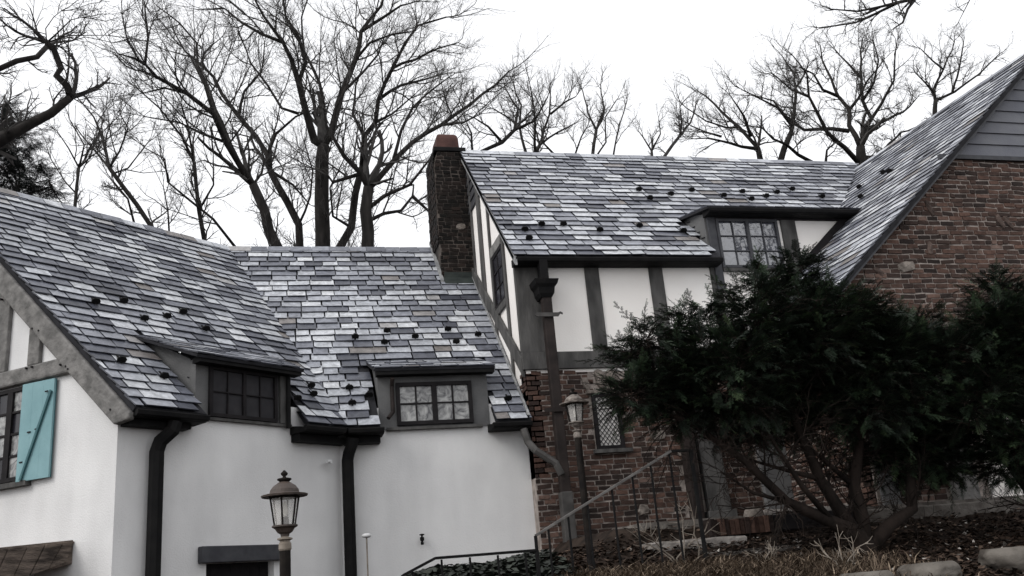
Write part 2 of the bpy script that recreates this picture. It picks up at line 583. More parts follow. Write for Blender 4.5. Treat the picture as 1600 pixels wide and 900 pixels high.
def axis(spans):
    out = []
    for a, b, s in spans:
        n = max(1, round((b - a) / s))
        out += [a + (b - a) * i / n for i in range(n)]
    out.append(spans[-1][1])
    return out
gx = axis([(-300, -40, 40), (-40, -4, 6), (-4, 0, 1), (0, 12, .2), (12, 20, 1), (20, 60, 8), (60, 300, 40)])
gy = axis([(-60, 0, 10), (0, 6, 1), (6, 11.6, .14), (11.6, 20, 1), (20, 60, 5), (60, 400, 40)])
g = MB()
nr = random.Random(5)
for y in gy:
    for x in gx:
        fine = 1 if (0 < x < 12 and 6 < y < 11) else 0
        g.v.append(V(x, y, ground_z(x, y) + (nr.gauss(0, .018) if fine else 0)))
nx = len(gx)
for j in range(len(gy) - 1):
    for i in range(nx - 1):
        g.f.append((j * nx + i, j * nx + i + 1, (j + 1) * nx + i + 1, (j + 1) * nx + i))
        g.t.append(.5)
tag(g.build('ground', 'soil', smooth=True), kind='structure', label='dark bare soil rising to the right in front of the house')

# ------------------------------------------------------------------ the house
HL = (3.7, 13.5, -1.6)
house = thing('tudor_house', HL, 'rambling half-timbered house of white stucco, brick and grey slate roofs', 'house')

X_, Y_, Z_ = V(1, 0, 0), V(0, 1, 0), V(0, 0, 1)
C0 = V(.93, 13.5, 0)                               # inner corner between left wing and middle range
m_ = V(math.sin(R(52.83)), math.cos(R(52.83)), 0)  # along the left wing's side wall
n_ = V(m_.y, -m_.x, 0)                             # its outward normal
C1 = C0 - m_ * 3.33                                # outer corner of the left wing
gd = V(math.sin(R(-50.7)), math.cos(R(-50.7)), 0)  # along the left gable wall
gn = V(-gd.y, gd.x, 0)                             # its outward normal
if gn.y > 0: gn = -gn
def LW(s, z, off=0): return C0 + m_ * s + Z_ * z + n_ * off          # point on the side wall
def GW(t, z, off=0): return C1 + gd * t + Z_ * z + gn * off          # point on the gable wall
def LR(s, d): return C0 + n_ * (.33 - d) + m_ * s                    # plan point on the left roof
SL_L, SL_C, SL_U = .9811, 1.0505, 1.04

# --- roofs -----------------------------------------------------------------
class Roof:
    def __init__(s, O, grad):
        """plane z = O.z + grad . (p - O)"""
        s.O = Vector(O); s.g = Vector((grad[0], grad[1], 0)); s.gl = s.g.length
        gh = s.g / s.gl
        s.V = (gh + Z_ * s.gl).normalized()
        s.U = V(gh.y, -gh.x, 0)
        s.N = s.U.cross(s.V)
        if s.N.z < 0: s.U = -s.U; s.N = -s.N
        s.gh = gh
        s.c = math.sqrt(1 + s.gl ** 2)
    def z(s, x, y): return s.O.z + s.g.x * (x - s.O.x) + s.g.y * (y - s.O.y)
    def at(s, x, y, up=0): return V(x, y, s.z(x, y)) + s.N * up
    def uv(s, p):
        d = V(p[0] - s.O.x, p[1] - s.O.y, 0)
        return (d.dot(s.U), d.dot(s.gh) * s.c)
    def uvs(s, pts): return [s.uv(p) for p in pts]

roof_l = Roof(LR(0, 0) + Z_ * 2.33, (-n_ * SL_L)[:2])
roof_c = Roof((0, 13.15, 2.33), (0, SL_C))
roof_u = Roof((0, 13.0, 4.83), (0, SL_U))
roof_r = Roof((10.06, 13.23, 5.85), (.88, .0616))

def deck(name, rf, pts, parent, th=.06):
    b = MB()
    b.slab([rf.at(p[0], p[1]) for p in pts], rf.N * -th)
    return b.build(name, 'felt', parent)

def vl(d): return LR(.227 * d - .144, d)            # valley point
def verge_l(d): return LR(-3.32 - .24 * d, d)
plan_l = [verge_l(0), LR(-.144, 0), vl(4.24), verge_l(4.24)]
plan_c = [(1.014, 13.15), (3.69, 13.15), (3.69, 17.11), (-.78, 17.11)]
plan_u = [(3.60, 13.0), (9.0, 13.0), (12.53, 16.25), (3.60, 16.25)]
plan_r = [(6.99, 10.95), (12.60, 10.95), (12.24, 16.13), (6.6, 16.13)]

# where the three dormers break through
d1z, d1s, D1 = 3.11, .41, 1.27                      # left dormer: eave height, pitch, depth where it meets the roof
hole1 = [LR(-2.36, -.1), LR(-.86, -.1), LR(-.55, D1), LR(-2.62, D1)]
d2z, d2s = 3.20, .35
D2 = 13.15 + (d2z - .15 * d2s - 2.33) / (SL_C - d2s)
hole2 = [(1.48, 13.0), (3.16, 13.0), (3.18, D2), (1.45, D2)]
d3z, d3s = 5.715, .2
D3 = 13.0 + (d3z - 4.83) / (SL_U - d3s)
hole3 = [(7.08, 12.8), (11, 12.8), (11, D3), (7.0, D3)]
wall_u = [(6.0, 13.24), (9.19, 13.24), (12.45, 16.2), (6.0, 16.3)]     # behind this the upper roof takes over

r_left = deck('roof', roof_l, plan_l, house)
r_mid = deck('roof', roof_c, plan_c, house)
r_up = deck('roof', roof_u, plan_u, house)
r_right = deck('roof', roof_r, [(6.99, 10.95), (12.60, 10.95), (12.24, 16.13), (9.195, 13.25), (6.85, 13.25)], house)
# the decks stop at the dormers
def notch(o, rf, hole):
    bm_ = bmesh.new(); bm_.from_mesh(o.data)
    L = WLOC[o.name]
    hole = ccw([(p[0], p[1]) for p in hole])
    for i in range(4):
        a, b = hole[i], hole[(i + 1) % 4]
        nrm = V(b[1] - a[1], -(b[0] - a[0]), 0)
        bmesh.ops.bisect_plane(bm_, geom=bm_.verts[:] + bm_.edges[:] + bm_.faces[:], plane_co=V(a[0], a[1], 0) - L, plane_no=nrm, dist=1e-5)
    kill = []
    for f in bm_.faces:
        c = f.calc_center_median() + L
        if all((hole[(i + 1) % 4][0] - hole[i][0]) * (c.y - hole[i][1]) - (hole[(i + 1) % 4][1] - hole[i][1]) * (c.x - hole[i][0]) > 1e-6 for i in range(4)):
            kill.append(f)
    bmesh.ops.delete(bm_, geom=kill, context='FACES')
    bm_.to_mesh(o.data); bm_.free()
notch(r_left, roof_l, hole1); notch(r_mid, roof_c, hole2); notch(r_up, roof_u, hole3)

lay_slates(r_left, roof_l.O, roof_l.U, roof_l.V, roof_l.uvs(plan_l), [roof_l.uvs(hole1)], seed=3)
lay_slates(r_mid, roof_c.O, roof_c.U, roof_c.V, roof_c.uvs(plan_c), [roof_c.uvs(hole2)], seed=4)
lay_slates(r_up, roof_u.O, roof_u.U, roof_u.V, roof_u.uvs(plan_u), [roof_u.uvs(hole3)], seed=6, wr=(.24, .48))
lay_slates(r_right, roof_r.O, roof_r.U, roof_r.V, roof_r.uvs(plan_r), [roof_r.uvs(wall_u)], seed=7, lift=.024)

# ridge slates lying along the crest of the four roofs
def ridge_row(roof, rf, a, b, seed, w=.17):
    r = random.Random(seed)
    a = Vector((a[0], a[1], 0)); b = Vector((b[0], b[1], 0))
    L = (b - a).length; d = (b - a) / L
    t = 0
    while t < L:
        w_ = min(r.uniform(.28, .42), L - t)
        if w_ < .06: break
        p0 = a + d * (t + .004); p1 = a + d * (t + w_ - .004)
        back = V(rf.gh.x, rf.gh.y, 0)
        o0 = rf.at(p0.x, p0.y, .052 + r.gauss(0, .003)); o1 = rf.at(p1.x, p1.y, .052 + r.gauss(0, .003))
        lo = rf.V * -w
        top = [o0 + lo, o1 + lo, o1 + rf.V * .02, o0 + rf.V * .02]
        bot = [p - rf.N * .016 for p in top]
        piece('slate', 'slate', roof, top + bot, [(0, 1, 2, 3), (0, 4, 5, 1), (1, 5, 6, 2), (2, 6, 7, 3), (3, 7, 4, 0)], slate_tint(r), top)
        t += w_
ridge_row(r_left, roof_l, verge_l(4.24), vl(4.24), 21)
ridge_row(r_mid, roof_c, (-.78, 17.11), (3.1, 17.11), 22)
ridge_row(r_up, roof_u, (3.62, 16.25), (12.4, 16.25), 23)
ridge_row(r_right, roof_r, (12.60, 10.95), (12.24, 16.1), 24)

# the hidden back slopes that close the four ranges
for pts in ([verge_l(4.24) + Z_ * 6.48, vl(4.24) + Z_ * 6.48, vl(4.24) - n_ * 3.9 + Z_ * 2.6, verge_l(4.24) - n_ * 3.9 - m_ * 1.3 + Z_ * 2.6],
            [V(-.78, 17.11, 6.48), V(3.69, 17.11, 6.48), V(3.69, 21, 2.4), V(-3.2, 21, 2.4)],
            [V(3.60, 16.25, 8.19), V(16.4, 16.25, 8.19), V(16.4, 19.4, 4.9), V(3.60, 19.4, 4.9)],
            [V(12.60, 10.95, 7.92), V(12.24, 18.0, 7.92), V(17.2, 18.0, 3.4), V(17.6, 10.95, 3.4)]):
    b = MB()
    nn = (pts[1] - pts[0]).cross(pts[3] - pts[0]).normalized()
    if nn.z < 0: nn = -nn
    b.slab(pts, -nn * .05)
    b.build('back_roof', 'felt', house)

# --- snow guards -------------------------------------------------------------
def guard_mesh(rf, sc=1.08):
    b = MB()
    U, Vv, N = rf.U * sc, rf.V * sc, rf.N * sc
    b.box(-U * .012 - Vv * .02 + N * .045, U * .024, Vv * .16, N * .008)                 # strap
    b.slab([-U * .048 + N * .045, U * .048 + N * .045, U * .055 + N * .085, U * .03 + N * .115, -U * .03 + N * .115, -U * .055 + N * .085], Vv * .02)   # upright plate
    b.slab([-U * .01 + N * .05 + Vv * .01, -U * .01 + N * .10 + Vv * .01, -U * .01 + N * .05 + Vv * .09], U * .02)    # brace
    return b
GUARDS = {
 'left': (roof_l, r_left, [(-2.29, 12.83), (-2.00, 13.22), (-1.45, 13.42), (-1.27, 13.78), (-1.70, 13.05), (-0.94, 13.64), (-1.79, 11.85), (-1.31, 11.98), (0.53, 13.62), (0.55, 13.42), (0.32, 13.08)]),
 'middle': (roof_c, r_mid, [(1.31, 14.76), (1.84, 14.88), (1.76, 14.63), (2.28, 14.74), (2.86, 14.89), (2.93, 14.61), (3.34, 14.76), (1.11, 13.75), (1.38, 13.61), (1.12, 13.48), (3.43, 13.46)]),
 'upper': (roof_u, r_up, [(4.32, 13.74), (4.70, 13.75), (3.98, 13.59), (3.97, 13.36), (5.27, 13.60), (6.04, 13.73), (6.77, 13.60), (6.64, 14.89), (6.71, 14.61), (7.21, 14.76), (7.72, 14.91), (8.28, 14.75), (8.77, 14.90), (8.78, 14.64), (9.18, 14.76), (9.51, 14.90), (9.94, 15.03), (10.4, 14.78)]),
 'right': (roof_r, r_right, [(10.87, 13.41), (10.76, 13.12), (10.90, 14.20), (10.36, 13.51)])}
for rf, part, pts in GUARDS.values():
    first = None
    for x, y in pts:
        if first is None:
            first = guard_mesh(rf).build('snow_guard', 'black_metal', part)
            off = WLOC[first.name].copy()
            first.location = off + rf.at(x, y); WLOC[first.name] = first.location.copy()
        else:
            again(first, off + rf.at(x, y), part)

# --- walls -------------------------------------------------------------------
def wall(name, pts, ext, material, label=None):
    b = MB()
    b.slab(pts, ext)
    return b.build(name, material, house, label=label)
# left wing side wall, with the opening of a cellar door under a black lintel
b = MB()
for s0, s1, z0, z1 in ((-3.33, -2.14, -1.7, .60), (-1.15, 0, -1.7, .60), (-3.33, 0, .60, 2.62)):
    b.slab([LW(s0, z0), LW(s1, z0), LW(s1, z1), LW(s0, z1)], n_ * -.25)
b.build('wall', 'white_stucco', house, label='plain white stucco side wall of the left wing')
# left gable wall
gt = 4.02
b = MB()
b.slab([GW(0, -1.7), GW(0, 2.55), GW(gt, 2.55 + .954 * gt), GW(2 * gt, 2.55), GW(2 * gt, -1.7)], -gn * .25)
b.build('wall', 'white_stucco', house, label='white stucco gable wall with rough grey timbers and a shuttered window')
# middle range
b = MB()
b.slab([V(.93, 13.5, -1.7), V(3.72, 13.5, -1.7), V(3.72, 13.5, 2.66), V(.93, 13.5, 2.66)], Y_ * .25)
b.build('wall', 'white_stucco', house, label='white stucco wall of the low middle range')
# upper block: jettied front and gable end
b = MB()
b.slab([V(3.70, 13.25, 3.05), V(10.2, 13.25, 3.05), V(10.2, 13.25, 5.86), V(7.08, 13.25, 5.70), V(7.08, 13.25, 5.04), V(3.70, 13.25, 5.04)], Y_ * .22)
b.build('wall', 'cream_stucco', house, label='cream stucco upper front between grey timbers')
b = MB()
b.slab([V(3.70, 13.26, 1.5), V(3.70, 13.26, 5.03), V(3.70, 16.25, 8.1), V(3.70, 19.2, 5.03), V(3.70, 19.2, 1.5)], X_ * .2)
b.build('wall', 'cream_stucco', house, label='narrow cream stucco gable end beside the chimney')
# brick ground floor
brick_front = wall('brick_wall', [V(3.70, 13.26, .2), V(10, 13.26, .2), V(10, 13.26, 3.12), V(3.70, 13.26, 3.12)], Y_ * .3, 'mortar', 'dark red brick ground floor wall behind the handrail')
brick_side = wall('brick_wall', [V(3.712, 13.275, .2), V(3.712, 14.2, .2), V(3.712, 14.2, 3.12), V(3.712, 13.275, 3.12)], X_ * .2, 'mortar')
# right wing: brick gable front, clapboard peak
def rz(x): return roof_r.z(x, 11.08)
b = MB()
b.slab([V(7.75, 11.1, .2), V(17, 11.1, .2), V(17, 11.1, 3.6), V(12.46, 11.1, 7.72), V(7.75, 11.1, rz(7.75) - .08)], Y_ * .3)
brick_gable = b.build('brick_wall', 'mortar', house, label='tall brown brick gable wall at the right')
b = MB()
b.slab([V(7.75, 11.12, .2), V(7.75, 13.2, .2), V(7.75, 13.2, rz(7.75) - .1), V(7.75, 11.12, rz(7.75) - .1)], X_ * .25)
side_wall = b.build('brick_wall', 'mortar', house)
lay_bricks(brick_gable, V(0, 11.1, 0), X_, Z_, -Y_, [(7.75, 2.2), (14.6, 2.2), (14.6, 5.74), (10.08, 5.74), (7.75, rz(7.75) - .12)], [], seed=31)
lay_bricks(brick_gable, V(0, 11.1, 0), X_, Z_, -Y_, [(8.1, .5), (14.6, .5), (14.6, 2.2), (8.1, 2.2)], [[(8.87, .4), (10.3, .4), (10.3, 2.15), (8.87, 2.15)]], seed=35, weight=.2)
lay_bricks(brick_front, V(0, 13.26, 0), X_, Z_, -Y_, [(3.70, .5), (7.25, .5), (7.25, 3.10), (3.70, 3.10)],
           [[(4.66, 1.84), (5.14, 1.84), (5.14, 2.72), (4.66, 2.72)], [(6.02, .4), (6.66, .4), (6.66, 2.4), (6.02, 2.4)], [(4.74, 2.74), (5.2, 2.74), (5.2, 3.1), (4.74, 3.1)]], seed=32, weight=.9)
lay_bricks(brick_side, V(3.712, 0, 0), Y_ * -1, Z_, -X_, [(-14.2, 2.2), (-13.27, 2.2), (-13.27, 3.10), (-14.2, 3.10)], [], seed=33)
lay_bricks(side_wall, V(7.75, 0, 0), -Y_, Z_, -X_, [(-13.2, .6), (-11.12, .6), (-11.12, 3.3), (-13.2, 3.3)], [], seed=37, weight=.1)
# odd stones among the bricks
def rough_stone(parent, O, U, W, N, cx, cz, hw, hh, ang, seed, proud=.03, material='stone'):
    r = random.Random(seed)
    b = MB()
    n = 9
    pts = []
    for i in range(n):
        t = 2 * math.pi * i / n
        k = r.uniform(.82, 1.08) / max(abs(math.cos(t)), abs(math.sin(t))) ** .7
        a, c = math.cos(t) * hw * k, math.sin(t) * hh * k
        pts.append((cx + a * math.cos(ang) - c * math.sin(ang), cz + a * math.sin(ang) + c * math.cos(ang)))
    outer = [O + U * p[0] + W * p[1] - N * .01 for p in pts]
    inner = [O + U * (cx + (p[0] - cx) * .8) + W * (cz + (p[1] - cz) * .8) + N * (proud + r.uniform(-.008, .008)) for p in pts]
    b.add(outer + inner + [O + U * cx + W * cz + N * (proud + .012)], [(i, (i + 1) % n, n + (i + 1) % n, n + i) for i in range(n)] + [(n + i, n + (i + 1) % n, 2 * n) for i in range(n)])
    return b.build('stone', material, parent)
for k, a in enumerate([(8.98, 3.98, .17, .10, .1), (9.62, 4.92, .06, .15, .35), (10.83, 4.72, .05, .16, .4), (10.98, 4.70, .05, .15, .5), (9.46, 4.28, .06, .13, -.2), (8.5, 3.9, .1, .05, -.6), (10.2, 3.55, .09, .12, .2)]):
    rough_stone(brick_gable, V(0, 11.1, 0), X_, Z_, -Y_, *a, seed=k, proud=.024, material='stone' if k == 0 else 'brown_stone')
for k, a in enumerate([(4.86, 2.93, .09, .17, .25), (5.05, 2.96, .11, .13, .2), (5.08, 2.80, .09, .10, .2), (5.68, 2.02, .14, .08, 0), (4.62, 2.86, .06, .13, .3), (5.45, 2.9, .12, .14, 0), (5.3, .95, .1, .09, 0)]):
    rough_stone(brick_front, V(0, 13.26, 0), X_, Z_, -Y_, *a, seed=20 + k, proud=.035)

# --- clapboards ----------------------------------------------------------------
def boards(O, U, N, z0, z1, step, span, material, name='siding_board'):
    z = z0
    while z < z1 - .02:
        za, zb = z, min(z + step, z1)
        a0, a1 = span(za); b0, b1 = span(zb)
        if a1 - a0 < .03: break
        b = MB()
        lo, hi = .034, .012
        P = lambda u, zz, o: O + U * u + Z_ * zz + N * o
        b.add([P(a0, za, lo), P(a1, za, lo), P(b1, zb - .004, hi), P(b0, zb - .004, hi), P(a0, za, 0), P(a1, za, 0), P(b1, zb - .004, 0), P(b0, zb - .004, 0)],
              [(0, 1, 2, 3), (0, 4, 5, 1), (1, 5, 6, 2), (2, 6, 7, 3), (3, 7, 4, 0)])
        b.build(name, material, house)
        z += step
def peak_span(z):
    x0 = 10.06 + (z + .10 - roof_r.z(10.06, 11.1)) / .88
    x1 = 12.46 + (12.46 - x0)
    return (x0, max(x0, x1))
boards(V(0, 11.1, 0), X_, -Y_, 5.82, 7.66, .205, peak_span, 'siding')
b = MB(); b.box(V(10.0, 11.045, 5.745), X_ * 4.9, Y_ * .06, Z_ * .07); b.build('ledger_board', 'frame_slate', house)
def gable_span(z):
    yv = 13.0 + (z + .12 - 4.83) / SL_U
    return (-16.27, -max(yv, 15.0)) if z > 6.7 else (-16.27, -15.19)
boards(V(3.70, 0, 0), -Y_ * -1 * -1, -X_, 6.88, 8.05, .2, lambda z: (min(16.24, 13.0 + (z + .12 - 4.83) / SL_U), 16.26), 'dark_siding') if False else None
def side_boards():
    z = 6.86
    while z < 8.0:
        ya = 13.0 + (z + .10 - 4.83) / SL_U; yb = 13.0 + (z + .195 + .10 - 4.83) / SL_U
        b = MB()
        P = lambda y, zz, o: V(3.70 - o, y, zz)
        yb_ = min(yb, 16.28)
        b.add([P(ya, z, .036), P(16.3, z, .036), P(16.3, z + .19, .012), P(yb_, z + .19, .012), P(ya, z, 0), P(16.3, z, 0), P(16.3, z + .19, 0), P(yb_, z + .19, 0)],
              [(0, 1, 2, 3), (0, 4, 5, 1), (1, 5, 6, 2), (2, 6, 7, 3), (3, 7, 4, 0)])
        b.build('siding_board', 'dark_siding', house)
        z += .195
side_boards()

# --- timbers -----------------------------------------------------------------
def timber(pts, ext, material='timber', bevel=.008, name='timber', label=None):
    b = MB(); b.slab(pts, ext)
    return b.build(name, material, house, bevel=bevel, label=label)
def fx(x0, x1, z0, z1, lean=0): return [V(x0, 13.255, z0), V(x1, 13.255, z0), V(x1 + lean, 13.255, z1), V(x0 + lean, 13.255, z1)]
timber(fx(3.655, 4.12, 3.37, 4.86), Y_ * -.035)                     # corner post
timber(fx(4.80, 5.04, 3.37, 4.86), Y_ * -.03)
timber(fx(5.89, 6.13, 3.37, 4.86), Y_ * -.03)
timber(fx(6.97, 7.14, 3.37, 4.86), Y_ * -.03)
timber(fx(3.652, 7.30, 3.10, 3.367), Y_ * -.055, name='beam')
# gable end posts: Y positions, foot follows the low roof
def gz(y): return roof_c.z(0, y)
def uz(y): return roof_u.z(0, y) - .10
def sidepost(y0, y1, top=None, bot=None, ext=.03):
    t0, t1 = (uz(y0), uz(y1)) if top is None else (top, top)
    b0, b1 = (gz(y0) + .03, gz(y1) + .03) if bot is None else (bot, bot)
    timber([V(3.695, y0, b0), V(3.695, y1, b1), V(3.695, y1, t1), V(3.695, y0, t0)], X_ * -ext)
sidepost(13.262, 13.34, bot=3.10)
sidepost(13.86, 13.97)
sidepost(14.72, 14.82)
sidepost(15.30, 15.54)
sidepost(15.98, 16.08)
timber([V(3.69, 13.27, 3.0), V(3.69, 13.27, 3.30), V(3.69, 16.2, gz(16.2) + .26), V(3.69, 16.2, gz(16.2) + .02)], X_ * -.045, name='beam')   # follows the low roof
timber([V(3.692, 13.97, 4.36), V(3.692, 14.72, 4.36), V(3.692, 14.72, 4.48), V(3.692, 13.97, 4.48)], X_ * -.035)
timber([V(3.692, 13.97, 5.42), V(3.692, 14.72, 5.42), V(3.692, 14.72, 5.60), V(3.692, 13.97, 5.60)], X_ * -.035, material='hewn_timber')
# bargeboard / lead edge of the gable
b = MB(); b.slab([V(3.60, 12.96, 4.68), V(3.60, 12.96, 4.80), V(3.60, 16.25, 8.20), V(3.60, 16.25, 8.06)], X_ * .04); b.build('verge_board', 'lead', house)
b = MB(); b.slab([V(3.64, 13.3, 2.44), V(3.64, 13.12, 2.40), V(3.64, 16.3, gz(16.3) + .10), V(3.64, 16.3, gz(16.3))], X_ * .03); b.build('flashing', 'lead', house)
# left gable: bargeboard, collar beam, posts
def gpt(t, z, o=.0): return GW(t, z, o)
def gz_l(t): return 2.575 + .954 * t
timber([gpt(-.28, 2.28), gpt(-.26, 2.20), gpt(-.03, 2.17), gpt(gt, gz_l(gt) - .42), gpt(gt, gz_l(gt) - .02)], gn * .10, 'hewn_timber', .02, 'bargeboard')
timber([gpt(2 * gt + .28, 2.28), gpt(2 * gt + .26, 2.20), gpt(2 * gt + .03, 2.17), gpt(gt + .004, gz_l(gt) - .42), gpt(gt + .004, gz_l(gt) - .02)], gn * .10, 'hewn_timber', .02, 'bargeboard')
timber([gpt(.70, 2.925), gpt(2 * gt - .70, 2.925), gpt(2 * gt - .90, 3.14), gpt(.90, 3.14)], gn * .085, 'hewn_timber', .03, 'collar_beam')
for t0, t1 in ((1.34, 1.55), (1.95, 2.22), (2.9, 3.12), (3.85, 4.15), (4.9, 5.1), (5.9, 6.1)):
    k0, k1 = min(t0, 2 * gt - t0), min(t1, 2 * gt - t1)
    timber([gpt(t0, 3.142), gpt(t1, 3.142), gpt(t1, gz_l(k1) - .40), gpt(t0, gz_l(k0) - .40)], gn * .06, 'hewn_timber', .015)
for t, z in ((1.40, 3.10), (1.50, 3.10), (2.16, 4.16), (2.08, 4.12), (1.44, 3.60), (1.32, 3.55), (.80, 3.0), (.90, 3.04), (.76, 2.96), (.02, 2.35)):
    b = MB(); b.tube([gpt(t, z, .07), gpt(t, z, .108)], .014, 6); b.build('peg', 'frame_black', house)
# hewn lintel low on the gable and the black one over the cellar door
hood = MB()
def HP(t, o, z): return GW(t, z, o)
hood.slab([HP(.62, -.02, .955), HP(.62, 1.35, .83), HP(.62, 1.35, .40), HP(.62, .9, .47), HP(.62, .45, .60), HP(.62, -.02, .69)], gd * 2.6)
hd = hood.build('door_hood', 'brown_timber', house, bevel=.012, label='dark weathered wooden hood projecting low from the gable wall')
hr = random.Random(8)
for k in range(6):                                     # slanting boards on its side
    o0 = .02 + k * .225
    lo = lambda o: (.70 - .26 * max(0, o) / .9 + .012) if o < .9 else .455
    hi = lambda o: .945 - .092 * o
    a0, a1 = o0, o0 + .212
    up = .17
    pts = [HP(.62, a0 + up * .5, lo(a0 + up * .5) + .02), HP(.62, min(a1 + up * .5, 1.34), lo(min(a1 + up * .5, 1.34)) + .02), HP(.62, min(a1 - up * .5, 1.34), hi(min(a1 - up * .5, 1.34)) - .01), HP(.62, max(0, a0 - up * .5), hi(max(0, a0 - up * .5)) - .01)]
    b = MB(); b.slab(pts, gd * -(.022 + hr.uniform(0, .012)))
    b.build('plank', 'brown_timber', hd, bevel=.006)
b = MB(); b.box(LW(-2.26, .60), m_ * 1.24, n_ * .10, Z_ * .195); b.build('lintel', 'frame_slate', house, bevel=.012, label='black timber lintel over the cellar door')
for k in range(7):
    b = MB(); b.box(LW(-2.14 + k * .142, -1.6, -.16), m_ * .138, n_ * .04, Z_ * 2.2); b.build('door_board', 'frame_black', house)

# --- eaves: gutters, soffits, downpipes --------------------------------------
def eave(p0, p1, out, z, wall_gap, zs=.0, name='gutter'):
    """p0->p1 along the eave line (plan), out = outward normal, z = eave height"""
    p0 = Vector((p0[0], p0[1], 0)); p1 = Vector((p1[0], p1[1], 0))
    L = p1 - p0
    prof = [(0.01, z - .02), (.035, z - .015), (.045, z - .03), (.035, z - .075), (.01, z - .09), (-.03, z - .09), (-.03, z - .02)]
    b = MB()
    n = len(prof)
    vs = [p0 + out * a + Z_ * c for a, c in prof] + [p1 + out * a + Z_ * c for a, c in prof]
    b.add(vs, [tuple(range(n)), tuple(range(n, 2 * n))[::-1]] + [(i, (i + 1) % n, n + (i + 1) % n, n + i) for i in range(n)])
    b.build(name, 'black_metal', house)
    b = MB()
    b.slab([p0 - out * .035 + Z_ * (z - .03), p0 - out * .035 + Z_ * (z - .095), p0 - out * wall_gap + Z_ * (z - .10), p0 - out * wall_gap + Z_ * (z + .02)], L)
    b.build('soffit', 'black_metal', house)
eave(LR(-3.30, .0), LR(-2.36, .0), n_, 2.33, .32)
eave(LR(-.88, .0), LR(-.19, .0), n_, 2.33, .32)
eave((1.03, 13.15), (1.53, 13.15), -Y_, 2.33, .34)
eave((3.10, 13.15), (3.69, 13.15), -Y_, 2.33, .34)
eave((3.62, 13.0), (7.10, 13.0), -Y_, 4.83, .24)
eave((7.0, 13.0), (10.0, 13.0), -Y_, d3z, .24)
b = MB(); b.slab([LW(-3.30, 2.16, .006), LW(-2.50, 2.16, .006), LW(-2.50, 2.228, .006), LW(-3.30, 2.228, .006)], n_ * .18); b.build('soffit', 'black_metal', house)
b = MB(); b.slab([LW(-.86, 2.13, .006), LW(-.01, 2.13, .006), LW(-.01, 2.228, .006), LW(-.86, 2.228, .006)], n_ * .18); b.build('soffit', 'black_metal', house)
b = MB(); b.box(V(.99, 13.31, 2.13), X_ * .50, Y_ * .185, Z_ * .098); b.build('soffit', 'black_metal', house)
def pipe(path, w, material='black_metal', n=8, name='downpipe'):
    b = MB(); b.tube(path, w, n, ph=math.pi / 8)
    return b.build(name, material, house, smooth=False)
pipe([LW(-2.76, 2.22, .26), LW(-2.78, 2.12, .25), LW(-2.87, 2.0, .14), LW(-2.89, 1.88, .10), LW(-2.89, -1.6, .10)], .088)
q = C0 + n_ * .10 + V(.03, -.10, 0)
pipe([q + V(.08, -.10, 2.2), q + V(.06, -.07, 2.1), q + V(.02, -.02, 2.0), q + Z_ * 1.9, q + Z_ * -1.6], .085)
pipe([V(3.56, 13.16, 2.20), V(3.60, 13.12, 2.0), V(3.68, 13.03, 1.86), V(3.95, 13.00, 1.66), V(4.02, 13.0, 1.5)], .055, 'grey_metal')
# conductor head and the tall brown pipe below it
b = MB(); b.box(V(3.99, 12.96, 4.42), X_ * .13, Y_ * .16, Z_ * .36); b.build('downpipe', 'black_metal', house, bevel=.01)
b = MB()
vs = []
for z, hw, y0 in ((4.16, .085, 12.96), (4.22, .12, 12.93), (4.31, .13, 12.91), (4.36, .17, 12.88), (4.43, .19, 12.86)):
    vs += [V(4.05 - hw, y0, z), V(4.05 + hw, y0, z), V(4.05 + hw, 13.2, z), V(4.05 - hw, 13.2, z)]
b.add(vs, [(i * 4 + j, i * 4 + (j + 1) % 4, i * 4 + 4 + (j + 1) % 4, i * 4 + 4 + j) for i in range(4) for j in range(4)] + [(0, 1, 2, 3), (16, 17, 18, 19)])
b.build('conductor_head', 'black_metal', house)
b = MB(); b.box(V(3.985, 12.97, .5), X_ * .15, Y_ * .13, Z_ * 3.68); b.build('downpipe', 'brown_metal', house, bevel=.015, label='tall brown square downpipe below the conductor head')
for z in (3.85, 2.4):
    b = MB()
    b.slab([V(3.86, 12.955, z), V(4.20, 12.955, z), V(4.235, 12.955, z + .045), V(4.27, 12.955, z + .03), V(4.27, 12.955, z + .055), V(4.235, 12.955, z + .075), V(4.2, 12.955, z + .06), V(3.86, 12.955, z + .06), V(3.83, 12.955, z + .03)], Y_ * -.02)
    b.build('pipe_strap', 'grey_metal' if z > 3 else 'brown_metal', house)
b = MB(); b.box(V(3.97, 12.94, .5), X_ * .17, Y_ * .17, Z_ * .75); b.build('pipe_shoe', 'grey_metal', house, bevel=.01)

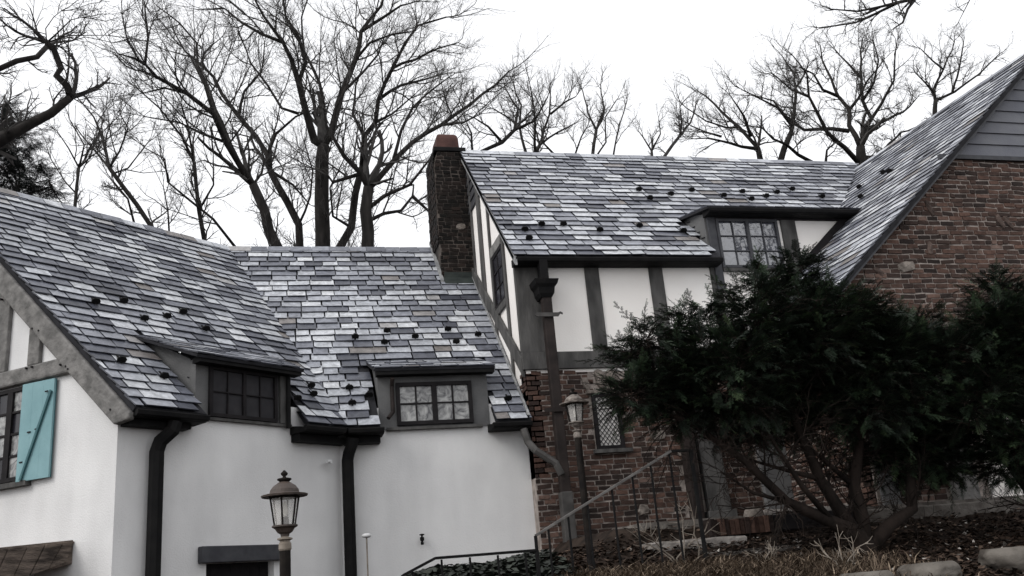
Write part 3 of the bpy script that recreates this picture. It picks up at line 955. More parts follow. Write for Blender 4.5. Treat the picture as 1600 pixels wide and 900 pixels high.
# --- windows -----------------------------------------------------------------
def window(O, U, N, W, H, cols, rows, frame, pmat, fw=.05, bar=.022, big=(), proud=.045, name='window', label=None):
    """O lower left corner on the wall face; big = indexes of bars that are stout mullions"""
    b = MB()
    d = N * proud
    b.box(O, U * W, Z_ * fw, d); b.box(O + Z_ * (H - fw), U * W, Z_ * fw, d)
    b.box(O + Z_ * fw, U * fw, Z_ * (H - 2 * fw), d); b.box(O + U * (W - fw) + Z_ * fw, U * fw, Z_ * (H - 2 * fw), d)
    iw, ih = W - 2 * fw, H - 2 * fw
    xs = [0.0]
    tot = iw - sum((bar * 3.4 if i in big else bar) for i in range(1, cols))
    pw = tot / cols
    x = 0
    cells = []
    for i in range(cols):
        if i:
            w_ = bar * 3.4 if i in big else bar
            b.box(O + U * (fw + x) + Z_ * fw, U * w_, Z_ * ih, N * (proud * (.95 if i in big else .75)))
            x += w_
        cells.append((x, pw)); x += pw
    ph = (ih - bar * (rows - 1)) / rows
    zz = []
    z = 0
    for j in range(rows):
        if j:
            for cx, cw in cells:
                b.box(O + U * (fw + cx) + Z_ * (fw + z), U * cw, Z_ * bar, N * (proud * .7))
            z += bar
        zz.append((z, ph)); z += ph
    fr = b.build(name, frame, house, label=label)
    r = random.Random(int(W * 1000 + rows))
    for i, (cx, cw) in enumerate(cells):
        for j, (cz, ch) in enumerate(zz):
            t = [r.uniform(0, .010) for _ in range(3)]
            o = O + U * (fw + cx + .001) + Z_ * (fw + cz + .001)
            p = MB()
            p.add([o + N * (.004 + t[0]), o + U * (cw - .002) + N * (.004 + t[1]), o + U * (cw - .002) + Z_ * (ch - .002) + N * (.004 + t[2]), o + Z_ * (ch - .002) + N * (.004 + t[0] + t[2] - t[1] if t[0] + t[2] > t[1] else .004),
                   o, o + U * (cw - .002), o + U * (cw - .002) + Z_ * (ch - .002), o + Z_ * (ch - .002)],
                  [(0, 1, 2, 3), (0, 4, 5, 1), (1, 5, 6, 2), (2, 6, 7, 3), (3, 7, 4, 0)])
            p.build('pane', pmat(i, j) if callable(pmat) else pmat, fr)
    return fr

# dormer in the left wing
def dormer(label, face_pts, face_ext, cheeks, material='gray_stucco'):
    b = MB()
    b.slab(face_pts, face_ext)
    for c, e in cheeks: b.slab(c, e)
    return b.build('dormer', material, house, label=label)
def lz(s, d): return 2.33 + SL_L * d
d1a, d1b = -2.34, -.90
dm1 = dormer('grey stucco dormer with a dark screened window', [LW(d1a, 2.34, .012), LW(d1b, 2.34, .012), LW(d1b, 3.10, .012), LW(d1a, 3.10, .012)], n_ * -.12,
             [([LW(d1a, 2.56, -.11), LW(d1a, 3.12, -.11), LR(d1a - .22, D1 + .02) + Z_ * (lz(0, D1) + .02)], m_ * .06),
              ([LW(d1b, 2.56, -.11), LW(d1b, 3.12, -.11), LR(d1b, D1 + .02) + Z_ * (lz(0, D1) + .02)], m_ * -.06)])
window(LW(-2.16, 2.375, .02), m_, n_, 1.04, .65, 4, 2, 'frame_black', lambda i, j: 'screen', fw=.045, bar=.014, big=(2,), label='dark screened casement window in the left dormer')
b = MB(); b.box(LW(-2.34, 2.33, .02), m_ * 1.46, n_ * .035, Z_ * .035); b.build('sill', 'timber', house)
b = MB(); b.box(LW(-1.07, 2.37, .02), m_ * .17, n_ * .04, Z_ * .72); b.build('jamb', 'timber', house)
b = MB(); b.tube([LW(-.97, 3.02, .10), LW(-.97, 2.30, .10)], .03, 8); b.build('dormer_pipe', 'black_metal', house)
# dormer in the middle range
dm2 = dormer('grey stucco dormer with a bright four-light casement', [V(1.50, 13.488, 2.33), V(3.14, 13.488, 2.33), V(3.14, 13.488, 3.20), V(1.50, 13.488, 3.20)], Y_ * .12,
             [([V(1.50, 13.6, 2.8), V(1.50, 13.6, 3.2), V(1.50, D2 + .02, roof_c.z(0, D2) + .02)], X_ * .06),
              ([V(3.14, 13.6, 2.8), V(3.14, 13.6, 3.2), V(3.14, D2 + .02, roof_c.z(0, D2) + .02)], X_ * -.06)])
window(V(1.76, 13.485, 2.385), X_, -Y_, 1.13, .63, 4, 2, 'frame_black', 'pane_mixed', fw=.055, bar=.022, big=(2,), label='four-light casement window with wavy bright panes')
b = MB(); b.box(V(1.60, 13.43, 2.315), X_ * 1.42, Y_ * .06, Z_ * .04); b.build('sill', 'timber', house)
b = MB(); b.tube([V(1.70, 13.34, 3.06), V(1.70, 13.43, 2.96), V(1.70, 13.43, 2.58), V(1.62, 13.36, 2.48)], .03, 8); b.build('dormer_pipe', 'brown_metal', house)
# dormer of the upper block
b = MB()
b.slab([V(7.03, 13.45, 5.27), V(7.03, 13.27, 5.10), V(7.03, 13.27, 5.70), V(7.03, D3 + .03, roof_u.z(0, D3) + .02)], X_ * .06)
dm3 = b.build('dormer', 'gray_stucco', house, label='long shed dormer of the upper block')
for k in range(5):
    y = 13.33 + k * .15
    b = MB(); b.box(V(7.018, y, roof_u.z(0, y) + .12), V(0, .12, .03), V(0, -.005, .018), X_ * .012); b.build('step_flashing', 'felt', dm3)
for k in range(4):
    d = .45 + k * .14
    p = LR(d1a, d) + Z_ * (lz(0, d) + .10) - m_ * .012
    b = MB(); b.box(p, -n_ * -.02 + -n_ * .14 + Z_ * .04, Z_ * .018, m_ * .012); b.build('step_flashing', 'felt', dm1)
window(V(7.20, 13.235, 4.72), X_, -Y_, 1.14, .87, 4, 3, 'frame_slate', 'pane_sky', fw=.045, bar=.016, big=(2,), label='blue-grey leaded casement window reflecting the sky')
timber(fx(7.05, 7.195, 4.30, 5.69), Y_ * -.05, material='frame_slate')
timber(fx(8.42, 8.70, 4.30, 5.69), Y_ * -.04)
b = MB(); b.box(V(7.198, 13.2, 5.592), X_ * 2.7, Y_ * .05, Z_ * .10); b.build('beam', 'frame_black', house)
b = MB(); b.box(V(7.198, 13.19, 4.66), X_ * 1.22, Y_ * .05, Z_ * .055); b.build('sill', 'timber', house)
# board under the right wing's roof slope
def rz13(x): return roof_r.z(x, 13.2)
b = MB(); b.slab([V(8.6, 13.235, rz13(8.6) + .005), V(9.95, 13.235, rz13(9.95) + .005), V(9.80, 13.235, rz13(9.8) + .20), V(8.6, 13.235, rz13(8.6) + .20)], Y_ * -.04); b.build('flashing_board', 'frame_black', house)
# verge trim of the big right gable
b = MB(); b.slab([V(7.0, 10.96, roof_r.z(7.0, 10.96) - .035), V(12.58, 10.96, roof_r.z(12.58, 10.96) - .035), V(12.58, 10.96, roof_r.z(12.58, 10.96) - .12), V(7.0, 10.96, roof_r.z(7.0, 10.96) - .12)], Y_ * .13); b.build('verge_board', 'frame_slate', house)
# shed roofs of the three dormers
def shed(rfO, grad, plan, parent, seed, wr=(.2, .4)):
    rf = Roof(rfO, grad)
    b = MB(); b.slab([rf.at(p[0], p[1]) for p in plan], rf.N * -.035)
    o = b.build('roof', 'felt', house)
    lay_slates(o, rf.O, rf.U, rf.V, rf.uvs(plan), [], seed=seed, wr=wr, lift=.012)
    return o, rf
shed(LR(0, .13) + Z_ * d1z, (-n_ * d1s)[:2], [LR(-2.46, .10), LR(-.80, .10), LR(-.38, D1), LR(-2.70, D1)], house, 41)
shed((0, 13.30, d2z), (0, d2s), [(1.43, 13.29), (3.24, 13.29), (3.21, D2), (1.42, D2)], house, 42)
shed((0, 13.0, d3z), (0, d3s), [(6.96, 12.97), (9.98, 12.97), (10.18, D3), (6.93, D3)], house, 43)
b = MB(); b.slab([LR(-2.40, .13) + Z_ * (d1z - .02), LR(-.82, .13) + Z_ * (d1z - .02), LR(-.82, .13) + Z_ * (d1z - .09), LR(-2.40, .13) + Z_ * (d1z - .09)], n_ * -.17); b.build('fascia', 'black_metal', house)
b = MB(); b.box(V(1.47, 13.31, d2z - .09), X_ * 1.76, Y_ * .17, Z_ * .085); b.build('fascia', 'black_metal', house)
# casement and shutter in the left gable
window(GW(2.92, 1.74, .004), -gd, gn, 1.39, 1.16, 5, 4, 'frame_black', lambda i, j: 'pane_mixed' if (i + j) % 3 else 'pane_dark', fw=.05, bar=.028, big=(1, 2, 4), proud=.04, label='leaded casement window beside the teal shutter')
b = MB(); b.box(GW(3.0, 1.66, 0), gd * -1.62, gn * .09, Z_ * .06); b.build('sill', 'timber', house)
sh = MB()
hx = 1.37
P = lambda t, z, o: GW(t, z, o)
sh.slab([P(1.015, 1.71, .03), P(1.545, 1.71, .06), P(1.545, 2.90, .06), P(1.015, 2.90, .03)], gn * .008)
shut = sh.build('shutter', 'teal_shade', house, label='teal wooden shutter with a diagonal brace')
for k in range(3):
    t0 = 1.02 + k * .174
    b = MB(); b.slab([P(t0, 1.71, .04 + k * .0095), P(t0 + .1725, 1.71, .04 + (k + 1) * .0095), P(t0 + .1725, 2.90, .04 + (k + 1) * .0095), P(t0, 2.90, .04 + k * .0095)], gn * .025)
    b.build('plank', 'teal_paint', shut)
b = MB(); b.slab([P(1.035, 2.74, .071), P(1.06, 2.76, .073), P(1.46, 1.72, .096), P(1.43, 1.72, .094)], gn * .022); b.build('brace', 'teal_shade', shut)  # thin diagonal strip whose dark teal paints in the shadow line
for t, z in ((1.14, 2.74), (1.27, 2.30), (1.40, 2.28), (1.5, 1.93)):
    b = MB(); b.box(P(t, z, .085), gd * -.05, gn * .012, Z_ * .016); b.build('hinge', 'frame_black', shut)
# gable-end window of the upper block
window(V(3.70, 14.70, 4.48), -Y_, -X_, .72, .95, 2, 3, 'frame_black', 'pane_dark', fw=.06, bar=.02, proud=.03, label='narrow dark window in the upper gable end')
# lattice window in the brick wall
b = MB()
O = V(4.68, 13.25, 1.86)
b.box(O, X_ * .44, Z_ * .05, Y_ * -.05); b.box(O + Z_ * .79, X_ * .44, Z_ * .05, Y_ * -.05); b.box(O + Z_ * .05, X_ * .055, Z_ * .74, Y_ * -.05); b.box(O + V(.385, 0, .05), X_ * .055, Z_ * .74, Y_ * -.05)
for sg in (1, -1):
    for k in range(-7, 14):
        c = k * .085
        pts = []
        for i in range(23):
            x = .055 + .33 * i / 22
            z = c + sg * (x - .055) * 1.25 + (.0 if sg > 0 else .4)
            if .05 < z < .79: pts.append(O + V(x, -.018 if sg > 0 else -.021, z))
        if len(pts) > 1: b.tube([pts[0], pts[-1]], .0055, 4)
lat = b.build('lattice_window', 'frame_black', house, label='small lattice window with diamond leads in the brick wall')
b = MB(); b.box(O + V(.055, -.004, .05), X_ * .33, Z_ * .74, Y_ * -.006); b.build('pane', 'pane_painted_glare', lat)
b = MB(); b.box(V(4.62, 13.16, 1.80), X_ * .60, Y_ * .10, Z_ * .055); b.build('sill', 'timber', house)
b = MB(); b.box(V(4.60, 13.17, 2.70), X_ * .56, Y_ * .09, Z_ * .05); b.build('lintel', 'stone', house)
# posts and panels of the ground floor by the entrance
b = MB(); b.box(V(6.02, 13.08, .55), X_ * .17, Y_ * .18, Z_ * 1.9); b.build('post', 'brown_metal', house, bevel=.01)
b = MB(); b.slab([V(6.30, 13.12, .85), V(6.66, 13.12, .85), V(6.60, 13.12, 2.5), V(6.26, 13.12, 2.5)], Y_ * .14); b.build('post', 'timber', house, bevel=.01)
b = MB(); b.box(V(6.26, 13.08, .70), X_ * .46, Y_ * .18, Z_ * .15); b.build('plinth', 'timber', house, bevel=.01)
b = MB(); b.box(V(7.28, 13.16, .6), X_ * .56, Y_ * .1, Z_ * 2.0); b.build('panel', 'gray_stucco', house)
b = MB(); b.box(V(7.86, 13.2, .6), X_ * .9, Y_ * .06, Z_ * 2.0); b.build('panel', 'gray_stucco', house)
b = MB(); b.box(V(8.22, 13.17, 1.0), X_ * .34, Y_ * .03, Z_ * .62); b.build('panel', 'cream_stucco', house)
b = MB(); b.box(V(8.885, 10.98, .55), X_ * .37, Y_ * .12, Z_ * 2.1); b.build('post', 'hewn_timber', house, bevel=.012)
b = MB(); b.box(V(9.50, 11.06, .58), X_ * .8, Y_ * .04, Z_ * 1.5); b.build('panel', 'cream_stucco', house)
b = MB(); b.box(V(7.80, 11.06, .58), X_ * .28, Y_ * .04, Z_ * 1.3); b.build('panel', 'gray_stucco', house)

# --- chimney -------------------------------------------------------------------
b = MB()
YC = 16.20
b.slab([V(3.13, YC, 5.3), V(3.695, YC, 5.3), V(3.695, YC, 7.95), V(3.62, YC, 8.2), V(3.14, YC, 8.2), V(3.06, YC, 7.9), V(3.06, YC, 6.6)], Y_ * .95)
chim = b.build('chimney', 'soot_mortar', house, label='sooty brick chimney against the gable end')
lay_bricks(chim, V(0, YC, 0), X_, Z_, -Y_, [(3.07, 5.66), (3.69, 5.66), (3.69, 7.92), (3.62, 8.18), (3.14, 8.18), (3.07, 7.9)], [], seed=51, material='soot_brick', length=(.14, .2), weight=1.1)
lay_bricks(chim, V(3.06, 0, 0), -Y_, Z_, -X_, [(-17.1, 6.3), (-16.21, 6.3), (-16.21, 8.15), (-17.1, 8.15)], [], seed=52, material='soot_brick')
rough_stone(chim, V(0, YC, 0), X_, Z_, -Y_, 3.50, 6.62, .11, .07, .1, seed=61, proud=.03)
b = MB(); b.box(V(3.07, YC - .05, 8.19), X_ * .63, Y_ * 1.05, Z_ * .09); b.build('chimney_cap', 'black_metal', chim, bevel=.015)
b = MB()
vs = []
for z, k in ((8.281, 0), (8.52, .012), (8.60, .03), (8.64, .07)):
    vs += [V(3.14 + k, YC + .05 + k, z), V(3.60 - k, YC + .05 + k, z), V(3.60 - k, YC + .6 - k, z), V(3.14 + k, YC + .6 - k, z)]
b.add(vs, [(i * 4 + j, i * 4 + (j + 1) % 4, i * 4 + 4 + (j + 1) % 4, i * 4 + 4 + j) for i in range(3) for j in range(4)] + [(0, 1, 2, 3), (12, 13, 14, 15)])
b.build('chimney_pot', 'terracotta', chim, bevel=.02)
b = MB(); b.slab([V(3.12, YC - .02, roof_c.z(0, YC) + .04), V(3.70, YC - .02, roof_c.z(0, YC) + .04), V(3.70, YC - .02, 5.70), V(3.12, YC - .02, 5.70)], Y_ * .015); b.build('flashing', 'copper_green', chim)
b = MB(); b.slab([V(3.10, YC - .16, roof_c.z(0, YC - .16) + .06), V(3.72, YC - .16, roof_c.z(0, YC - .16) + .06), V(3.72, YC, roof_c.z(0, YC) + .07), V(3.10, YC, roof_c.z(0, YC) + .07)], Z_ * .01); b.build('apron', 'copper_green', chim)
b = MB(); b.slab([V(3.03, YC - .1, roof_c.z(0, YC - .1) + .05), V(3.09, YC - .1, roof_c.z(0, YC - .1) + .05), V(3.09, 17.1, 6.6), V(3.03, 17.1, 6.6)], Z_ * .05); b.build('step_flashing', 'lead', chim)

# --- wall fittings -------------------------------------------------------------
b = MB()
b.lathe(V(2.02, 13.40, .74), [(.01, -.05), (.022, -.045), (.022, -.02), (.012, 0), (.03, .01), (.03, .05), (.012, .06), (.014, .075), (.035, .08), (.035, .095), (.008, .10)], 10)
b.tube([V(2.02, 13.49, .76), V(2.02, 13.40, .76)], .014, 8)
b.build('outdoor_tap', 'black_metal', house)
b = MB(); b.lathe(V(2.42, 13.497, .80), [(.0, 0), (.001, 0)], 8)
b = MB(); b.box(V(.74, 13.22, 1.86), X_ * .06, Y_ * .05, Z_ * .05); b.tube([V(.77, 13.22, 1.88), V(.73, 13.16, 1.87)], .016, 8); b.build('hose_hook', 'white_plastic', house)

flush_pieces()

# ------------------------------------------------------------------ lamp posts
def lamp(x, y, zbase, ztop_brim, label, sc=1.0, cap='lamp_copper', ped='lamp_pale', tilt=0.0, group=None, ph=.3):
    """zbase ground, ztop_brim height of the roof brim"""
    root = thing('lamp_post', (x, y, zbase), label, 'lamp post', group)
    c = V(x, y, ztop_brim)
    s = sc
    n = 6
    b = MB(); b.lathe(c, [(.155 * s, -.012 * s), (.158 * s, 0), (.10 * s, .012 * s), (.096 * s, .035 * s), (.075 * s, .062 * s), (.045 * s, .082 * s), (.03 * s, .09 * s)], 24); b.build('lamp_cap', cap, root, smooth=False)
    b = MB(); b.lathe(c, [(.03 * s, .088 * s), (.05 * s, .104 * s), (.046 * s, .112 * s), (.014 * s, .118 * s), (.010 * s, .126 * s), (.022 * s, .137 * s), (.024 * s, .148 * s), (.012 * s, .160 * s), (.006 * s, .168 * s)], 16); b.build('finial', 'lamp_iron', root, smooth=True)
    zt, zb, rt, rb = -.012 * s, -.205 * s, .102 * s, .072 * s
    fr = MB()
    for k in range(n):
        t = 2 * math.pi * k / n + ph
        fr.tube([c + V(rt * math.cos(t), rt * math.sin(t), zt), c + V(rb * math.cos(t), rb * math.sin(t), zb)], .0065 * s, 5)
    fr.lathe(c, [(rt + .004, zt - .012 * s), (rt + .008, zt), (rt - .012, zt)], n, ph)
    fr.build('lantern_frame', 'lamp_iron', root)
    for k in range(n):
        t, u = 2 * math.pi * k / n + ph, 2 * math.pi * (k + 1) / n + ph
        p = MB()
        q = [V(rb * .97 * math.cos(t), rb * .97 * math.sin(t), zb), V(rb * .97 * math.cos(u), rb * .97 * math.sin(u), zb), V(rt * .97 * math.cos(u), rt * .97 * math.sin(u), zt), V(rt * .97 * math.cos(t), rt * .97 * math.sin(t), zt)]
        p.add([c + a for a in q] + [c + V(a.x * .97, a.y * .97, a.z) for a in q], [(0, 1, 2, 3), (7, 6, 5, 4), (0, 4, 5, 1), (1, 5, 6, 2), (2, 6, 7, 3), (3, 7, 4, 0)])
        p.build('pane', 'glass', root)
    b = MB(); b.lathe(c, [(.012 * s, zb), (.014 * s, zb + .06 * s), (.022 * s, zb + .10 * s), (.016 * s, zb + .14 * s), (.004 * s, zb + .165 * s)], 10); b.build('bulb', 'candle', root, smooth=True)
    b = MB(); b.lathe(c, [(.012 * s, zb - .002), (.03 * s, zb), (.026 * s, zb + .055 * s), (.013 * s, zb + .06 * s)], 10); b.build('socket', 'lamp_iron', root)
    b = MB(); b.lathe(c, [(.028 * s, -.275 * s), (.03 * s, -.262 * s), (.05 * s, -.25 * s), (.066 * s, -.225 * s), (.086 * s, -.214 * s), (.086 * s, -.203 * s), (.06 * s, -.2035 * s)], 18); b.build('lantern_base', cap, root)
    b = MB(); b.lathe(c, [(.038 * s, -.37 * s), (.043 * s, -.36 * s), (.042 * s, -.325 * s), (.034 * s, -.312 * s), (.034 * s, -.305 * s), (.052 * s, -.297 * s), (.05 * s, -.288 * s), (.026 * s, -.282 * s), (.024 * s, -.27 * s)], 16); b.build('post_collar', ped, root)
    b = MB(); b.tube([V(x, y, zbase - .1), V(x, y, ztop_brim - .365 * s)], .037 * s, 12)
    b.lathe(V(x, y, zbase - .05), [(.09, 0), (.09, .08), (.055, .14), (.04, .22)], 14)
    b.build('post', 'lamp_iron', root)
    return root
lamp(.08, 6.72, ground_z(.08, 6.72), .745, 'black lamp post with a copper-brown cap in front of the white stucco wall', 1.0, group='lantern posts by the house')
lamp(3.19, 9.60, ground_z(3.19, 9.6), 1.865, 'dark lamp post with a pale lichened cap before the brick wall and handrail', 1.03, cap='lichen', ped='lichen', group='lantern posts by the house')

# ------------------------------------------------------------------ iron stair rail
RY = 9.3
pts = [(.70, -.30), (1.20, .21), (1.52, .345), (2.54, .345), (2.54, .485), (4.11, 1.25), (4.36, 1.245)]
rail = thing('stair_railing', (2.5, RY, ground_z(2.5, RY)), 'black iron stair railing climbing past the lamp post towards the yew', 'railing')
def bar(p, q, w, h, name, parent=rail, material='black_metal'):
    p, q = Vector(p), Vector(q)
    d = (q - p).normalized()
    a = V(0, 1, 0)
    u = d.cross(a).normalized()
    b = MB(); b.box(p - a * w / 2 - u * h / 2, q - p, a * w, u * h)
    return b.build(name, material, parent, bevel=.004)
for k, ((x0, z0), (x1, z1)) in enumerate(zip(pts, pts[1:])):
    bar((x0, RY, z0), (x1, RY, z1), .042, .026, 'handrail', material='rail_iron' if k == 4 else 'black_metal')
def rail_z(x):
    for (x0, z0), (x1, z1) in zip(pts, pts[1:]):
        if x1 > x0 and x0 <= x <= x1: return z0 + (z1 - z0) * (x - x0) / (x1 - x0)
    return 1.25
for x in [1.0, 1.3, 1.58, 1.86, 2.14, 2.42, 2.68, 2.90, 3.12, 3.40, 3.64, 3.86, 4.09]:
    bar((x, RY, ground_z(x, RY) - .05), (x, RY, rail_z(x) - .017), .02, .02, 'baluster')
bar((2.54, RY, ground_z(2.54, RY) - .05), (2.54, RY, .345), .036, .036, 'newel')
bar((4.34, RY, ground_z(4.34, RY) - .05), (4.34, RY, 1.24), .036, .036, 'newel')

# ------------------------------------------------------------------ garden edges
def slab_thing(name, x0, x1, y0, y1, z0, z1, material, label, cat, seed, group=None):
    r = random.Random(seed)
    b = MB()
    n = 7
    rows = []
    for i in range(n + 1):
        x = x0 + (x1 - x0) * i / n
        j = lambda: r.gauss(0, .012)
        rows.append([V(x + j(), y0 + j(), z0), V(x + j(), y0 + j(), z1 - .02), V(x + j(), y0 + .02 + j(), z1 + j() * .6), V(x + j(), y1, z1 + j() * .6), V(x, y1, z0)])
    b.add([p for q in rows for p in q], [(i * 5 + j, i * 5 + (j + 1) % 5, i * 5 + 5 + (j + 1) % 5, i * 5 + 5 + j) for i in range(n) for j in range(5)] + [tuple(range(5)), tuple(range(n * 5, n * 5 + 5))])
    return tag(b.build(name, material, base=True), label, cat, group)
slab_thing('stone_step', 4.22, 5.42, 10.45, 10.85, .20, .37, 'pale_flag', 'long pale stone step below the brick edging', 'step', 1)
slab_thing('stone_step', 4.7, 5.9, 10.0, 10.4, .02, .21, 'flag', 'lower dark stone step half buried in front of the pale one', 'step', 2)
e = thing('brick_edging', (5.5, 10.8, .40), 'row of bricks on edge along the terrace', 'edging')
er = random.Random(9)
for k in range(13):
    x = 5.12 + k * .066
    b = MB(); b.box(V(x, 10.72 + er.gauss(0, .01), .40), X_ * .056, Y_ * .2, V(er.gauss(0, .006), 0, .19 + er.gauss(0, .008)), er.random())
    b.build('brick', 'brick', e, tints=True)
tag((lambda: (lambda b: (b.box(V(5.99, 10.74, .40), X_ * 1.32, Y_ * .2, Z_ * .20), b.build('timber_sleeper', 'frame_black', base=True, bevel=.015))[1])(MB()))(), 'black timber sleeper edging the terrace left of the yew trunk', 'sleeper')
slab_thing('stone_ledge', 5.98, 7.28, 10.80, 11.15, .58, .665, 'pale_flag', 'pale flagstone ledge above the black timber sleeper', 'ledge', 3)
tag((lambda: (lambda b: (b.box(V(7.34, 10.80, .38), X_ * 3.6, Y_ * .22, Z_ * .20), b.build('kerb', 'flag', base=True, bevel=.02))[1])(MB()))(), 'grey stone kerb along the terrace right of the yew trunk', 'kerb')
b = MB(); b.box(V(4.3, 10.93, .5), X_ * 7.5, Y_ * 2.3, Z_ * .125); tag(b.build('terrace', 'flag'), kind='structure', label='narrow paved terrace along the house')

def boulder(x, y, sx, sy, sz, label, seed, sink=.25, material='boulder', zc=None):
    bm_ = bmesh.new()
    bmesh.ops.create_icosphere(bm_, subdivisions=4, radius=1)
    r = random.Random(seed)
    from mathutils import noise
    o = V(r.uniform(0, 50), r.uniform(0, 50), r.uniform(0, 50))
    for v in bm_.verts:
        k = 1 + .22 * noise.noise(v.co * 1.1 + o) + .08 * noise.noise(v.co * 3.2 + o) + .03 * noise.noise(v.co * 9 + o)
        v.co *= k
        v.co = V(v.co.x * sx, v.co.y * sy, min(v.co.z, .62 + .05 * noise.noise(v.co * 4)) * sz)
    me = bpy.data.meshes.new('boulder'); bm_.to_mesh(me); bm_.free()
    me.materials.append(M[material])
    me.polygons.foreach_set('use_smooth', [True] * len(me.polygons))
    ob = bpy.data.objects.new('boulder', me)
    link(ob, None, (x, y, zc if zc is not None else ground_z(x, y) + sz * (.32 - sink)))
    return tag(ob, label, 'boulder', 'boulders on the slope')
boulder(7.16, 8.3, .34, .27, .17, 'flat-topped pale boulder at the far right edge of the slope', 1, zc=-.13)
boulder(6.05, 8.1, .30, .25, .15, 'broad low boulder beneath the yew, between two others', 2, zc=-.19)
boulder(5.28, 8.0, .25, .22, .12, 'smallest low boulder, leftmost at the foot of the slope', 3, zc=-.20)
boulder(5.80, 10.86, .13, .1, .16, 'whitish rounded stone at the end of the brick edging', 4, .05, 'stone', zc=.60)
b = MB()
b.lathe(V(1.18, 12.62, ground_z(1.18, 12.62)), [(.010, 0), (.010, .80 - ground_z(1.18, 12.62)), (.012, .81 - ground_z(1.18, 12.62))], 8)
gl = thing('garden_light', (1.18, 12.62, ground_z(1.18, 12.62)), 'small white mushroom-headed stake light before the white wall', 'garden light')
b.build('stake', 'lamp_pale', gl)
b = MB(); b.lathe(V(1.18, 12.62, .80), [(.03, -.01), (.058, 0), (.064, .015), (.055, .035), (.03, .045)], 16); b.build('head', 'white_plastic', gl, smooth=True)

# ------------------------------------------------------------------ ground litter, dry grass, ivy
def scatter(name, material, n, where, maker, seed, label):
    r = random.Random(seed)
    b = MB()
    for _ in range(n):
        x, y = where(r)
        maker(b, V(x, y, ground_z(x, y)), r)
    return tag(b.build(name, material, tints=True), kind='stuff', label=label)
def leaf(b, p, r):
    a = r.uniform(0, 6.28); s = r.uniform(.018, .05)
    u = V(math.cos(a), math.sin(a), r.uniform(-.4, .4)) * s
    w = V(-math.sin(a), math.cos(a), r.uniform(-.4, .6)) * s * .6
    c = p + Z_ * r.uniform(.01, .05)
    t = r.random() ** 1.6
    if r.random() < .02: t = 1
    b.add([c - u, c + w, c + u + Z_ * r.uniform(0, .02), c - w], [(0, 1, 2, 3)], min(t, .94) if t < 1 else 1)
scatter('fallen_leaves', 'litter', 14000, lambda r: (r.uniform(2.4, 10.5), r.uniform(7.6, 10.9)), leaf, 71, 'brown fallen leaves strewn over the slope')
def blade(b, p, r):
    n = r.randint(3, 6)
    for _ in range(n):
        a = r.uniform(0, 6.28); h = r.uniform(.06, .24); w = r.uniform(.003, .006)
        d = V(math.cos(a), math.sin(a), 0) * r.uniform(.8, 1.8)
        e_ = d.cross(Z_) * w
        q = p + V(r.gauss(0, .02), r.gauss(0, .02), 0)
        m1 = q + d * h * .25 + Z_ * h * .6
        tp = q + d * h * r.uniform(.5, 1.0) + Z_ * h * r.uniform(.55, .95)
        b.add([q - e_, q + e_, m1 + e_ * .8, m1 - e_ * .8, tp], [(0, 1, 2, 3), (3, 2, 4)], r.random())
def dry(r):
    while True:
        x, y = r.uniform(2.75, 6.4), r.uniform(7.8, 9.3)
        if r.random() < math.exp(-((x - 3.9) / 1.5) ** 2): return x, y
scatter('dry_grass', 'straw', 3600, dry, blade, 72, 'straw-coloured dry grass at the foot of the slope')
def ivy_leaf(b, p, r):
    a = r.uniform(0, 6.28); s = r.uniform(.025, .05)
    c = p + Z_ * r.uniform(.0, .14)
    u = V(math.cos(a), math.sin(a), r.uniform(-.5, .5)) * s
    w = V(-math.sin(a), math.cos(a), r.uniform(-.5, .5)) * s
    b.add([c - u, c - u * .2 + w, c + u, c - u * .2 - w], [(0, 1, 2, 3)], r.random())
scatter('ivy', 'ivy', 5200, lambda r: (r.uniform(1.05, 3.0), r.uniform(9.35, 12.4)), ivy_leaf, 73, 'dark ivy covering the bank behind the railing')

